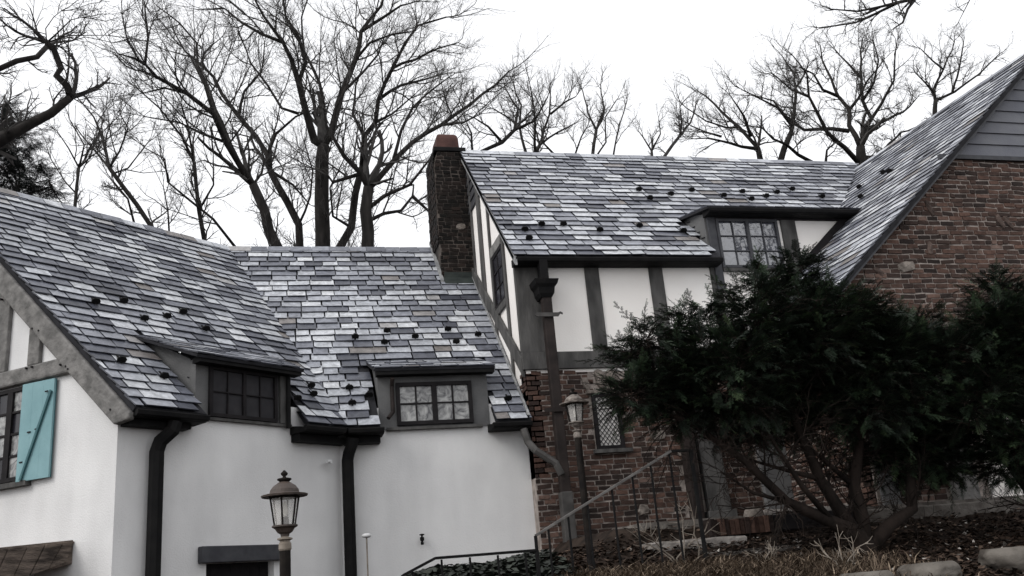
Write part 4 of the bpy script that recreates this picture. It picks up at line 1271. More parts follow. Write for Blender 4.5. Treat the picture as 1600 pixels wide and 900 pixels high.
# ------------------------------------------------------------------ bare trees
LIMBS={
'oak_a':[
 [(1.35,24,-0.6,0.256),(1.35,24,9.08,0.205),(1.35,24,10.58,0.194),(1.39,24,11.79,0.182),(1.44,24,12.21,0.167)],
 [(1.44,24,12.21,0.129),(1.19,23.92,12.31,0.114),(0.96,23.7,13.11,0.099),(0.77,23.49,13.88,0.083),(0.58,23.32,14.49,0.068),(0.36,23.18,14.93,0.053),(-0.14,22.96,15.56,0.037),(-0.47,22.77,16.14,0.022)],
 [(1.44,24,12.21,0.122),(1.67,24.13,12.66,0.106),(2.02,24.49,14.16,0.093),(2.5,24.82,15.54,0.078),(2.73,25.08,16.71,0.061),(3.43,25.37,17.89,0.044),(3.6,25.5,18.53,0.026)],
 [(0.77,23.49,13.88,0.068),(0.97,23.39,14.46,0.057),(0.78,23.26,15.19,0.046),(0.44,23.14,15.73,0.034),(0.33,23.01,16.47,0.023)],
 [(1.63,24.13,12.61,0.069),(1.53,24.23,12.98,0.060),(1.48,24.48,13.94,0.053),(1.23,24.79,15.15,0.044),(1,24.98,15.83,0.036),(0.95,25.31,17.24,0.026),(1.23,25.54,18.26,0.017)],
 [(0.36,23.18,14.93,0.053),(-0.22,23.47,15.35,0.044),(-0.77,23.75,15.87,0.035),(-1.25,24.03,16.49,0.025),(-1.81,24.27,16.57,0.015)],
 [(2.73,25.08,16.71,0.059),(3.43,24.9,17.16,0.045),(3.96,24.76,17.52,0.031),(4.31,24.68,17.59,0.017)],
 [(0.76,23.7,13.02,0.045),(0.31,23.83,13.24,0.038),(-0.07,24.01,14.05,0.031),(-0.54,24.21,14.87,0.023),(-0.87,24.42,15.93,0.016)],
 [(2.5,24.82,15.54,0.049),(2.92,24.53,15.97,0.038),(3.57,24.22,16.11,0.027),(4.22,23.93,16.07,0.016)],
 [(2.02,24.49,14.16,0.048),(2.73,24.7,15.09,0.038),(3.2,24.84,15.79,0.027),(3.46,24.98,16.6,0.017)]],
'oak_b':[
 [(0.48,22,-0.6,0.166),(0.18,22,8.33,0.133),(-0.15,22,9.37,0.121),(-0.42,22,10.05,0.108)],
 [(-0.42,22,10.05,0.088),(-0.69,21.78,10.4,0.079),(-1.05,21.45,10.92,0.070),(-1.33,21.11,11.5,0.061),(-1.9,20.75,11.81,0.052),(-2.56,20.36,12,0.043),(-2.79,20.18,12.21,0.035),(-2.71,19.88,12.74,0.026),(-2.76,19.57,13.29,0.019)],
 [(-0.69,21.78,10.4,0.060),(-0.97,22.05,11.15,0.054),(-1.2,22.31,11.92,0.048),(-1.54,22.67,13.01,0.043),(-1.86,22.97,13.94,0.037),(-1.93,23.21,14.79,0.030),(-2.41,23.5,15.57,0.022),(-3.06,23.8,16.28,0.015)],
 [(-2.79,20.18,12.21,0.044),(-3.03,20.11,12.31,0.028),(-3.33,20.03,12.35,0.013)],
 [(-0.42,22,10.05,0.041),(-0.22,22.13,10.43,0.032),(-0.15,22.26,10.89,0.023),(-0.29,22.43,11.45,0.014)],
 [(-1.33,21.11,11.5,0.039),(-1.55,21.24,12.35,0.031),(-1.91,21.39,13.21,0.022),(-2.39,21.48,13.4,0.014)],
 [(-1.9,20.75,11.81,0.032),(-2.44,20.98,12.07,0.023),(-3.04,21.24,12.03,0.013)],
 [(-1.05,21.45,10.92,0.040),(-1.6,21.31,11.06,0.031),(-2.11,21.18,11.27,0.022),(-2.86,20.99,11.29,0.013)]],
'oak_c':[
 [(0.8,25,-0.6,0.143),(0.78,25,9.47,0.114),(0.76,25,10.23,0.107),(0.45,25,10.92,0.100),(-0.01,25,11.87,0.093)],
 [(-0.01,25,11.87,0.085),(-0.09,25.11,12.42,0.078),(-0.4,25.27,13.08,0.071),(-0.89,25.45,13.8,0.064),(-1.39,25.65,14.65,0.056),(-1.64,25.79,15.29,0.048),(-1.98,25.9,15.73,0.041),(-1.95,25.98,16.17,0.033),(-1.68,26.08,16.6,0.025)],
 [(-0.09,25.11,12.42,0.054),(0.16,25.21,13.16,0.043),(0.73,25.33,13.81,0.030),(1.32,25.42,14.17,0.016)],
 [(-0.01,25,11.87,0.054),(0.62,25.27,11.57,0.035),(1.1,25.53,11.07,0.016)],
 [(-0.89,25.45,13.8,0.048),(-0.74,25.79,14.86,0.038),(-0.25,26.13,15.77,0.028),(-0.16,26.49,17.02,0.017)],
 [(-1.98,25.9,15.73,0.041),(-2.46,25.71,16.07,0.028),(-2.77,25.51,16.6,0.016)],
 [(0.76,25,10.23,0.038),(1.1,25.26,11.22,0.031),(1.2,25.48,12.14,0.024),(0.98,25.73,13.18,0.016)]],
'oak_d':[
 [(2.45,23,-0.6,0.213),(2.44,23,8.71,0.171),(2.43,23,9.83,0.158),(2.53,23,10.49,0.145)],
 [(2.53,23,10.49,0.088),(2.34,22.9,10.86,0.074),(1.9,22.75,11.28,0.060),(1.6,22.61,11.78,0.048),(1.69,22.43,12.53,0.035),(2.07,22.24,13.3,0.022)],
 [(2.53,23,10.49,0.094),(2.74,23.11,10.72,0.085),(3.27,23.41,11.47,0.076),(3.91,23.74,12.27,0.067),(4.84,24.12,13.06,0.058),(5.83,24.53,13.99,0.048),(6.79,24.9,14.94,0.037),(7.36,25.14,15.62,0.026)],
 [(2.43,23,9.83,0.065),(2.92,22.89,10.21,0.053),(3.6,22.76,10.49,0.040),(4.16,22.6,11.19,0.027),(4.49,22.48,11.83,0.014)],
 [(2.44,23,9.51,0.058),(2.94,23.19,9.84,0.049),(3.43,23.36,10,0.042),(3.79,23.54,10.51,0.033),(3.86,23.65,10.91,0.025),(3.52,23.78,10.87,0.015)],
 [(2.34,22.9,10.86,0.058),(1.61,23.17,10.71,0.043),(1.4,23.29,11.1,0.029),(1.03,23.42,11.24,0.014)],
 [(3.27,23.41,11.47,0.053),(3.6,23.76,12.63,0.044),(4.01,24.03,13.53,0.036),(4.89,24.4,14.55,0.026),(5.29,24.55,14.95,0.016)],
 [(3.79,23.54,10.51,0.053),(4.18,23.23,9.92,0.033),(4.47,23.06,9.98,0.014)],
 [(4.84,24.12,13.06,0.048),(5.5,24.01,13.12,0.032),(6.01,23.92,13.37,0.016)]],
'oak_e':[
 [(1.62,27,-0.6,0.166),(1.99,27,10.24,0.133),(2.4,27,10.97,0.122),(2.56,27,12.12,0.113),(2.79,27,13,0.103)],
 [(2.79,27,13,0.094),(2.86,26.63,13.91,0.084),(3.21,26.42,14.31,0.075),(3.3,26.15,14.97,0.065),(3.74,25.74,15.88,0.055),(4.14,25.41,16.62,0.045),(4.53,25.16,17.11,0.036),(5.39,24.81,17.25,0.025)],
 [(2.86,26.63,13.91,0.060),(2.55,26.83,14.81,0.046),(2.7,27.06,15.98,0.032),(3.13,27.3,17.22,0.018)],
 [(3.3,26.15,14.97,0.060),(4.08,26.41,15.68,0.047),(4.88,26.64,16.07,0.032),(5.6,26.85,16.45,0.018)],
 [(3.74,25.74,15.88,0.051),(4.53,26.04,16.42,0.041),(5.37,26.36,17.1,0.030),(6.11,26.61,17.53,0.018)],
 [(3.21,26.42,14.31,0.052),(3.72,26.13,14.48,0.034),(4.4,25.68,14.96,0.017)],
 [(2.4,27,10.97,0.050),(1.83,26.7,11.21,0.038),(1.74,26.31,11.98,0.027),(2.15,25.88,12.73,0.016)]],
'slim_a':[
 [(-1.32,21,-0.6,0.066),(-1.46,21,8.07,0.053),(-1.61,21,8.92,0.047),(-1.74,21,10.15,0.042)],
 [(-1.74,21,10.15,0.036),(-2.01,20.84,10.72,0.028),(-2.5,20.62,11.33,0.020),(-2.99,20.45,11.73,0.012)],
 [(-1.74,21,10.15,0.030),(-1.89,20.83,11.02,0.021),(-2.02,20.74,11.49,0.012)],
 [(-0.78,21,7.99,0.035),(-1.28,20.79,8.62,0.030),(-1.89,20.57,9.08,0.026),(-2.25,20.45,9.37,0.021),(-2.31,20.31,9.87,0.016),(-2.72,20.18,10.07,0.011)],
 [(-1.61,21,8.92,0.030),(-1.29,20.89,9.52,0.021),(-1.3,20.77,10.27,0.012)],
 [(-2.24,21,8.31,0.023),(-2.26,20.74,8.8,0.018),(-2.34,20.5,9.25,0.011)]],
'slim_b':[
 [(-2.14,20,-0.6,0.069),(-2.46,20,8.02,0.055),(-2.82,20,8.61,0.050),(-3.41,20,9.47,0.045)],
 [(-3.41,20,9.47,0.034),(-3.71,20.34,10.54,0.027),(-3.88,20.48,10.96,0.019),(-4.31,20.71,11.59,0.012)],
 [(-3.41,20,9.47,0.028),(-3.23,20.07,9.92,0.022),(-3.09,20.15,10.54,0.018),(-3.29,20.21,10.92,0.011)],
 [(-2.84,20,8.11,0.027),(-3.03,20.16,8.81,0.022),(-3.35,20.28,9.26,0.017)],
 [(-3.71,20.34,10.54,0.023),(-3.82,20.11,9.86,0.017),(-3.94,19.94,9.36,0.011)],
 [(-3.32,20,9.34,0.022),(-3.05,20.15,9.55,0.017),(-2.7,20.47,10.36,0.012)]],
'slim_c':[
 [(-3.66,18,-0.6,0.043),(-3.65,18,7.64,0.034),(-3.64,18,8.14,0.030),(-3.62,18,8.51,0.026)],
 [(-3.62,18,8.51,0.022),(-3.53,17.89,8.95,0.015),(-3.79,17.74,9.42,0.008)],
 [(-3.62,18,8.51,0.017),(-3.79,17.8,8.83,0.013),(-3.97,17.61,9.09,0.008)],
 [(-3.62,18,8.51,0.017),(-3.43,18.06,8.79,0.013),(-3.19,18.13,9.02,0.009)],
 [(-3.64,18,7.96,0.017),(-3.87,18.11,8.25,0.013),(-4.2,18.3,8.82,0.009)]],
'bent':[
 [(-4.37,13,-0.6,0.159),(-4.27,13,4.82,0.127),(-4.16,13,5.89,0.122),(-3.85,13,6.37,0.115)],
 [(-3.85,13,6.37,0.097),(-3.56,12.9,6.53,0.087),(-3.33,12.83,6.65,0.076),(-2.96,12.71,6.83,0.065),(-2.7,12.62,7.05,0.054)],
 [(-2.7,12.62,7.05,0.054),(-2.75,12.57,7.2,0.051),(-2.88,12.51,7.32,0.048),(-2.82,12.48,7.42,0.046),(-2.91,12.4,7.66,0.043),(-3,12.36,7.74,0.04)],
 [(-3.85,13,6.37,0.044),(-4,13.15,7.25,0.044),(-3.88,13.24,7.77,0.043),(-3.61,13.31,8,0.042),(-3.36,13.37,8.12,0.04),(-3.24,13.42,8.35,0.039)],
 [(-3,12.36,7.74,0.013),(-3.25,12.51,8.05,0.011),(-3.48,12.65,8.31,0.007),(-3.69,12.75,8.36,0.004)],
 [(-3,12.36,7.74,0.013),(-2.87,12.3,7.85,0.011),(-2.68,12.21,8.03,0.007),(-2.52,12.16,8.05,0.004)],
 [(-3,12.36,7.74,0.011),(-2.71,12.26,7.81,0.009),(-2.4,12.16,7.77,0.006),(-2.17,12.09,7.74,0.004)],
 [(-3,12.36,7.74,0.011),(-3.22,12.31,7.78,0.009),(-3.41,12.26,7.64,0.006),(-3.55,12.22,7.74,0.004)],
 [(-2.91,12.4,7.7,0.009),(-2.76,12.37,7.76,0.007),(-2.5,12.32,7.84,0.006),(-2.12,12.25,7.73,0.004)],
 [(-3,12.36,7.74,0.009),(-3.01,12.29,7.92,0.007),(-2.9,12.21,8.06,0.006),(-2.8,12.16,8.13,0.004)],
 [(-2.7,12.62,7.05,0.009),(-2.49,12.53,6.88,0.005),(-2.32,12.46,6.72,0.002)],
 [(-3,12.36,7.74,0.009),(-3.33,12.49,7.75,0.005),(-3.54,12.57,7.93,0.002)]],
'grove_a':[
 [(10.5,34,-0.6,0.121),(10.72,34,17.13,0.097),(10.96,34,17.61,0.075)],
 [(10.96,34,17.61,0.065),(11.81,34.7,19.53,0.045),(12.16,35.22,21.07,0.023)],
 [(10.74,34,17.13,0.064),(10.63,33.13,18.86,0.042),(10.42,32.7,19.68,0.021)],
 [(10.38,34,17.15,0.064),(10.35,34.52,18.77,0.051),(10.63,34.9,20.01,0.038),(10.46,35.33,21.39,0.022)],
 [(10.96,34,17.61,0.054),(12.02,34.38,18.51,0.038),(12.98,34.69,19.15,0.022)],
 [(10.35,34.52,18.77,0.055),(9.7,34.29,19.12,0.038),(9.14,34.1,19.33,0.022)],
 [(11.85,34.7,19.53,0.056),(12.52,34.45,20.03,0.039),(12.98,34.3,20.23,0.022)],
 [(11.61,34,17.19,0.054),(11.23,34.11,17.76,0.038),(11.22,34.25,18.84,0.022)]],
'grove_b':[
 [(13.73,36,-0.6,0.101),(14.05,36,18.12,0.081),(14.41,36,19.55,0.070)],
 [(14.41,36,19.55,0.058),(14.21,36.25,20.49,0.042),(14.2,36.6,21.98,0.024)],
 [(14.41,36,19.55,0.058),(15.11,36.45,20.92,0.042),(15.3,36.95,22.53,0.025)],
 [(14.19,36,18.12,0.046),(14.88,36.19,19.04,0.039),(15.09,36.43,20.44,0.032),(15.86,36.63,21.52,0.024)],
 [(15.12,36.19,18.24,0.046),(15.33,35.95,19.2,0.035),(15.91,35.54,20.9,0.023)],
 [(13.19,36,18.13,0.046),(13.52,35.68,18.99,0.034),(13.84,35.46,19.51,0.023)]],
'grove_c':[
 [(17.85,38,-0.6,0.096),(17.89,38,19.15,0.077),(17.93,38,19.6,0.062)],
 [(17.93,38,19.6,0.047),(18.39,37.72,20.42,0.031),(18.31,37.49,21.16,0.016)],
 [(17.93,38,19.6,0.047),(17.65,38.16,20.43,0.031),(17.46,38.25,20.86,0.016)]],
'grove_d':[
 [(17.4,37,-0.6,0.114),(17.94,37,18.66,0.091),(18.54,37,19.4,0.076),(19.04,37,19.98,0.061)],
 [(19.04,37,19.98,0.061),(19.09,36.72,20.5,0.046),(18.94,36.37,21.15,0.031)],
 [(18.54,37,19.4,0.061),(19.95,37.49,20.94,0.047),(20.56,37.79,22.11,0.032)]],
'grove_e':[
 [(6.57,30,-0.6,0.103),(7.37,30,15.19,0.082),(8.26,30,15.63,0.077),(8.78,30,16.16,0.071)],
 [(8.78,30,16.16,0.059),(9.11,30.39,17.27,0.043),(8.86,30.76,18.23,0.025)],
 [(7.11,30,15.23,0.047),(7.08,29.79,15.84,0.035),(6.91,29.66,16.19,0.023)],
 [(8.26,30,15.63,0.059),(7.72,29.77,16.14,0.041),(7.17,29.58,16.37,0.023)],
 [(8.78,30,16.16,0.059),(9.49,29.79,16.44,0.042),(10.05,29.51,17.34,0.024)]],
'big_oak':[
 [(21.74,28,-0.6,0.267),(21.77,28,14.12,0.214),(21.8,28,14.59,0.190),(21.86,28,14.92,0.166)],
 [(21.86,28,14.92,0.118),(21.9,28.18,15.45,0.105),(21.87,28.4,16.04,0.091),(22.23,28.65,16.89,0.078),(22.07,28.94,17.65,0.065),(22.17,29.26,18.66,0.050),(22.18,29.59,19.7,0.036),(22.43,29.85,20.63,0.022)],
 [(21.86,28,14.92,0.108),(22.5,28.33,15.93,0.095),(23.05,28.51,16.45,0.081),(23.09,28.85,17.44,0.067),(23.57,29.22,18.71,0.053),(24.18,29.67,20.31,0.038),(24.62,29.89,21.14,0.022)],
 [(21.61,28,14.25,0.107),(20.94,27.71,14.7,0.091),(20.06,27.37,15.14,0.076),(19.63,27.08,15.71,0.062),(19.2,26.8,16.27,0.047),(19.07,26.47,17.01,0.033),(18.33,26.1,17.58,0.018)],
 [(21.82,28.4,15.8,0.090),(21.18,28.58,15.97,0.076),(20.18,28.86,16.02,0.062),(19.83,28.99,16.37,0.048),(19.34,29.3,17.51,0.034),(18.55,29.55,17.91,0.021)],
 [(22.43,28.33,15.64,0.090),(23.58,28.7,16.42,0.068),(25.13,29.16,17.2,0.046),(26.25,29.51,18.08,0.022)],
 [(22.5,28.33,15.93,0.080),(23.05,27.85,16.68,0.060),(23.51,27.36,17.51,0.040),(23.46,26.74,18.71,0.020)],
 [(21.83,28,14.45,0.088),(22.92,28.34,14.7,0.072),(23.72,28.64,15.46,0.056),(24.61,28.93,16.14,0.038),(26.62,29.51,16.99,0.022)],
 [(22.23,28.65,16.89,0.071),(22.68,28.56,17.36,0.054),(23.18,28.43,18.12,0.038),(23.86,28.3,18.8,0.021)],
 [(22.07,28.94,17.65,0.072),(21.21,28.66,17.74,0.054),(20.74,28.37,18.25,0.037),(20.02,28.13,18.36,0.020)],
 [(23.57,29.22,18.71,0.063),(23.35,29.49,19.5,0.042),(23.07,29.78,20.31,0.022)],
 [(23.09,28.85,17.44,0.062),(23.49,28.47,18.06,0.048),(23.61,28.06,18.85,0.034),(23.32,27.74,19.44,0.021)],
 [(19.2,26.8,16.27,0.057),(18.69,27.05,16.68,0.038),(18.28,27.37,17.51,0.019)]],
'wide_oak':[
 [(19.38,31,-0.6,0.157),(19.36,31,15.64,0.126),(19.34,31,16.3,0.105)],
 [(19.34,31,16.3,0.084),(18.99,31.53,17.49,0.070),(18.56,31.99,18.46,0.054),(18.19,32.42,19.43,0.038),(17.99,32.58,19.73,0.022)],
 [(19.33,31,16.25,0.084),(18.45,30.71,16.17,0.062),(17.15,30.26,16.19,0.041),(15.97,29.87,16,0.020)],
 [(19.11,31,16.8,0.074),(18.72,30.59,17.48,0.047),(17.99,30.12,18.11,0.021)],
 [(18.99,31.53,17.49,0.054),(18.25,31.33,17.35,0.042),(17.21,31.01,17.44,0.031),(16.22,30.65,17.81,0.021)],
 [(17.37,30.26,16.35,0.051),(16.79,30.39,16.59,0.036),(16.22,30.52,16.94,0.021)]],
'wide_oak2':[
 [(18.63,29,-0.6,0.160),(18.92,29,14.63,0.128),(19.24,29,15.29,0.114),(19.68,29,15.98,0.100)],
 [(19.68,29,15.98,0.080),(20.58,29.6,17.84,0.062),(21.06,30.04,19.27,0.042),(20.91,30.43,20.36,0.022)],
 [(20.38,29,14.67,0.079),(19.55,28.68,14.85,0.066),(18.97,28.42,15.12,0.054),(18.28,28.16,15.2,0.042),(17.72,27.88,15.5,0.030),(16.8,27.56,15.38,0.018)],
 [(19.74,29,16.27,0.060),(19.16,28.82,16.93,0.046),(18.35,28.65,17.19,0.033),(17.54,28.49,17.45,0.020)],
 [(20.92,29,14.69,0.060),(21.25,29.22,15.37,0.040),(21.74,29.38,15.76,0.021)],
 [(20.61,29.6,18.26,0.052),(21.47,29.95,19.24,0.037),(22.01,30.22,20.08,0.022)]],
'side_oak':[
 [(23.45,26,-0.6,0.118),(23.62,26,14.84,0.094),(23.81,26,15.5,0.086),(23.94,26,15.88,0.076)],
 [(23.94,26,15.88,0.066),(24.03,26.07,16.39,0.051),(24.83,26.2,17.38,0.036),(25.88,26.39,18.85,0.020)],
 [(23.94,26,15.88,0.057),(24.59,25.69,16.11,0.044),(25.46,25.25,16.65,0.032),(26.18,24.83,17.29,0.019)],
 [(24.03,26.07,16.2,0.048),(23.6,25.9,16.55,0.034),(23.06,25.71,16.88,0.019)],
 [(24.49,25.69,16.1,0.047),(25.36,26.01,17.3,0.034),(26.26,26.38,18.77,0.020)],
 [(24.83,26.2,17.38,0.039),(24.35,26.11,17.68,0.029),(23.88,26.01,18.08,0.019)]],
'overhang':[
 [(24.7,20,-0.6,0.451),(24.7,20,9.51,0.376),(27.82,20,18.86,0.373),(28.96,20,24.42,0.34)],
 [(28.96,20,24.42,0.181),(22.19,18.25,18.25,0.121),(17.14,16.71,14.13,0.077),(14.79,15.9,12.44,0.045)],
 [(14.8,15.9,12.44,0.045),(14.19,15.77,12.2,0.037),(13.55,15.63,11.93,0.029),(12.78,15.46,11.63,0.022),(11.94,15.26,11.48,0.014)],
 [(14.19,15.77,12.2,0.037),(13.78,16.1,12.09,0.03),(13.41,16.39,12.01,0.023),(12.77,16.86,12.12,0.015)],
 [(14.76,15.9,12.4,0.038),(14.36,15.74,12.01,0.03),(13.96,15.54,11.48,0.022),(13.55,15.38,11.2,0.014)],
 [(13.55,15.63,11.93,0.029),(13.25,15.76,11.81,0.018),(13.01,15.86,11.77,0.007)],
 [(13.71,16.1,12.05,0.03),(13.46,16.2,11.95,0.019),(13.3,16.28,11.81,0.007)],
 [(17.14,16.71,14.13,0.025),(17.73,17.1,13.69,0.017),(17.5,17.5,13.16,0.008)]],
}

def spread_dir(d, ang, r):
    a = d.orthogonal().normalized()
    c = d.cross(a)
    t = r.uniform(0, 2 * math.pi)
    return (d * math.cos(ang) + (a * math.cos(t) + c * math.sin(t)) * math.sin(ang)).normalized()

def shoot(b, p, d, rad, length, level, r, up, crook):
    n = (6, 5, 3, 2)[level]
    path, rr = [p], [rad]
    q = p
    end = rad * (.35 if level < 2 else .5)
    for i in range(n):
        d = (d + V(r.gauss(0, crook), r.gauss(0, crook), r.gauss(0, crook) + up)).normalized()
        q = q + d * (length / n)
        path.append(q)
        rr.append(rad + (end - rad) * (i + 1) / n)
    b.tube(path, rr, (5, 4, 3, 3)[level], caps=False, ph=r.uniform(0, 2))
    if level < 3:
        kids = (r.randint(6, 8), r.randint(5, 6), r.randint(3, 4))[level]
        for k in range(kids):
            f = (k + r.uniform(.3, 1)) / kids * n
            i = min(int(f), n - 1)
            pos = path[i].lerp(path[i + 1], f - i)
            dd = (path[i + 1] - path[i]).normalized()
            shoot(b, pos, spread_dir(dd, r.uniform(.45, 1.0), r), max(rr[i] * .58, .0032), length * r.uniform(.38, .62) * (1.15 - .5 * f / n), level + 1, r, up, crook)

def bare_tree(key, name, label, seed, step=.6, size=2.2, group='bare trees behind the roofs', up=.10, bark='bark', crook=.16, twig=1.0):
    r = random.Random(seed)
    limbs = LIMBS[key]
    base = limbs[0][0]
    root = thing(name, base[:3], label, 'tree', group)
    tw = MB()
    for li, pts in enumerate(limbs):
        # smooth the hand-placed joints with small kinks
        path, rad = [], []
        for (a, c) in zip(pts, pts[1:]):
            A, B = Vector(a[:3]), Vector(c[:3])
            L = (B - A).length
            k = max(1, min(6, int(L / .5)))
            for i in range(k):
                t = i / k
                q = A.lerp(B, t)
                if i: q += V(r.gauss(0, .035), r.gauss(0, .035), r.gauss(0, .035)) * min(1.5, L / k)
                path.append(q); rad.append(a[3] + (c[3] - a[3]) * t)
        path.append(Vector(pts[-1][:3])); rad.append(pts[-1][3])
        b = MB(); b.tube(path, rad, 10 if li == 0 else 7)
        b.build('trunk' if li == 0 else 'limb', bark, root, smooth=True)
        tot = sum((q - p).length for p, q in zip(path, path[1:]))
        acc, nxt = 0, tot * (.22 if li else .5)
        for i, (p, q) in enumerate(zip(path, path[1:])):
            L = (q - p).length
            while acc + L > nxt:
                t = (nxt - acc) / L
                rr = rad[i]
                f = nxt / tot
                d = spread_dir((q - p).normalized(), r.uniform(.5, 1.05), r)
                if d.z < -.3: d.z *= -.5; d.normalize()
                ln = size * r.uniform(.5, 1.1) * (1.05 - .55 * f) * (1 if li else .8)
                shoot(tw, p.lerp(q, t), d, min(rr * .42, .022) * twig + .004, ln, 0 if ln > 1.1 else 1, r, up, crook)
                nxt += step * .85 * r.uniform(.6, 1.4)
            acc += L
        d = (path[-1] - path[-2]).normalized()
        for _ in range(2):
            shoot(tw, path[-1], spread_dir(d, r.uniform(.1, .5), r), max(rad[-1] * .7, .007), size * .7, 1, r, up, crook)
    tw.build('twigs', 'twig', root, kind='stuff')
    return root
bare_tree('oak_a', 'oak_tree', 'tallest bare oak, its thick straight trunk forking high above the middle ridge', 1, .62, 2.8)
bare_tree('oak_b', 'oak_tree', 'bare oak leaning left with a thick trunk, left of the tallest one', 2, .60, 2.5)
bare_tree('oak_c', 'oak_tree', 'slender bare oak crossing behind the left-leaning trunk', 3, .60, 2.5)
bare_tree('oak_d', 'oak_tree', 'bare oak with wide spreading limbs beside the chimney', 4, .60, 2.5)
bare_tree('oak_e', 'oak_tree', 'bare oak leaning right between the tallest trunk and the spreading one', 5, .60, 2.5)
bare_tree('slim_a', 'slender_tree', 'slim upright bare tree above the left roof ridge', 6, .5, 1.7)
bare_tree('slim_b', 'slender_tree', 'thin bare tree leaning left over the middle of the left ridge', 7, .5, 1.7)
bare_tree('slim_c', 'slender_tree', 'small bare tree beside the dark evergreen', 8, .5, 1.1)
bare_tree('bent', 'crooked_tree', 'crooked tree at the far left with a zigzag bough and flat crown', 9, .45, .95, up=.0, crook=.22, twig=.7)
bare_tree('grove_a', 'bare_tree', 'dense many-stemmed bare tree right of the chimney', 10, .6, 2.2)
bare_tree('grove_b', 'bare_tree', 'pair-stemmed bare tree over the upper ridge', 11, .6, 1.7, bark='pale_bark')
bare_tree('grove_c', 'bare_tree', 'thinnest faint sapling over the middle of the upper ridge', 12, .7, 1.3, bark='pale_bark')
bare_tree('grove_d', 'bare_tree', 'thin bare tree leaning right over the upper ridge', 13, .7, 1.7, bark='pale_bark')
bare_tree('grove_e', 'bare_tree', 'low bare tree directly behind the chimney pot', 14, .6, 1.7)
bare_tree('big_oak', 'oak_tree', 'broad fan-crowned bare oak where the upper ridge meets the right roof', 15, .55, 2.0, crook=.24)
bare_tree('wide_oak', 'oak_tree', 'bare oak bending left behind the upper ridge, outermost of the right-hand oaks', 16, .55, 2.0, crook=.22)
bare_tree('wide_oak2', 'oak_tree', 'bare oak between the fan-crowned oak and the left-bending one', 17, .55, 2.0, crook=.22)
bare_tree('side_oak', 'oak_tree', 'small bare oak rising over the slope of the right roof', 18, .5, 1.5, crook=.22)
bare_tree('overhang', 'overhanging_tree', 'tree out of view whose bare bough hangs into the sky at the upper right', 19, .42, .9, up=-.02)

# a bare tree across from the house, behind the viewpoint: the upper window mirrors it
mirror = bare_tree('big_oak', 'oak_tree', 'bare oak across from the house, seen only mirrored in the upper dormer window', 33, .6, 2.0, crook=.24, group='bare trees across from the house')
mirror.location += V(0, -37, -1.0)
mirror.rotation_euler.z = 0

# ------------------------------------------------------------------ evergreens
def spray_template(r, n=5, L=.075, nl=.03, droop=.25):
    """a twig with two ranks of needles, lying along +X"""
    vs, fs = [], []
    for i in range(n):
        t = (i + .5) / n
        x = L * t
        z = -droop * L * t * t
        for sg in (-1, 1):
            l = nl * (1 - .45 * t) * r.uniform(.8, 1.2)
            k = len(vs)
            vs += [V(x - .0055, 0, z), V(x + .0055, 0, z), V(x + l * .45, sg * l, z + r.uniform(-.3, .3) * l)]
            fs.append((k, k + 1, k + 2))
    k = len(vs)
    vs += [V(0, -.003, 0), V(0, .003, 0), V(L * 1.05, 0, -droop * L)]
    fs.append((k, k + 1, k + 2))
    return vs, fs

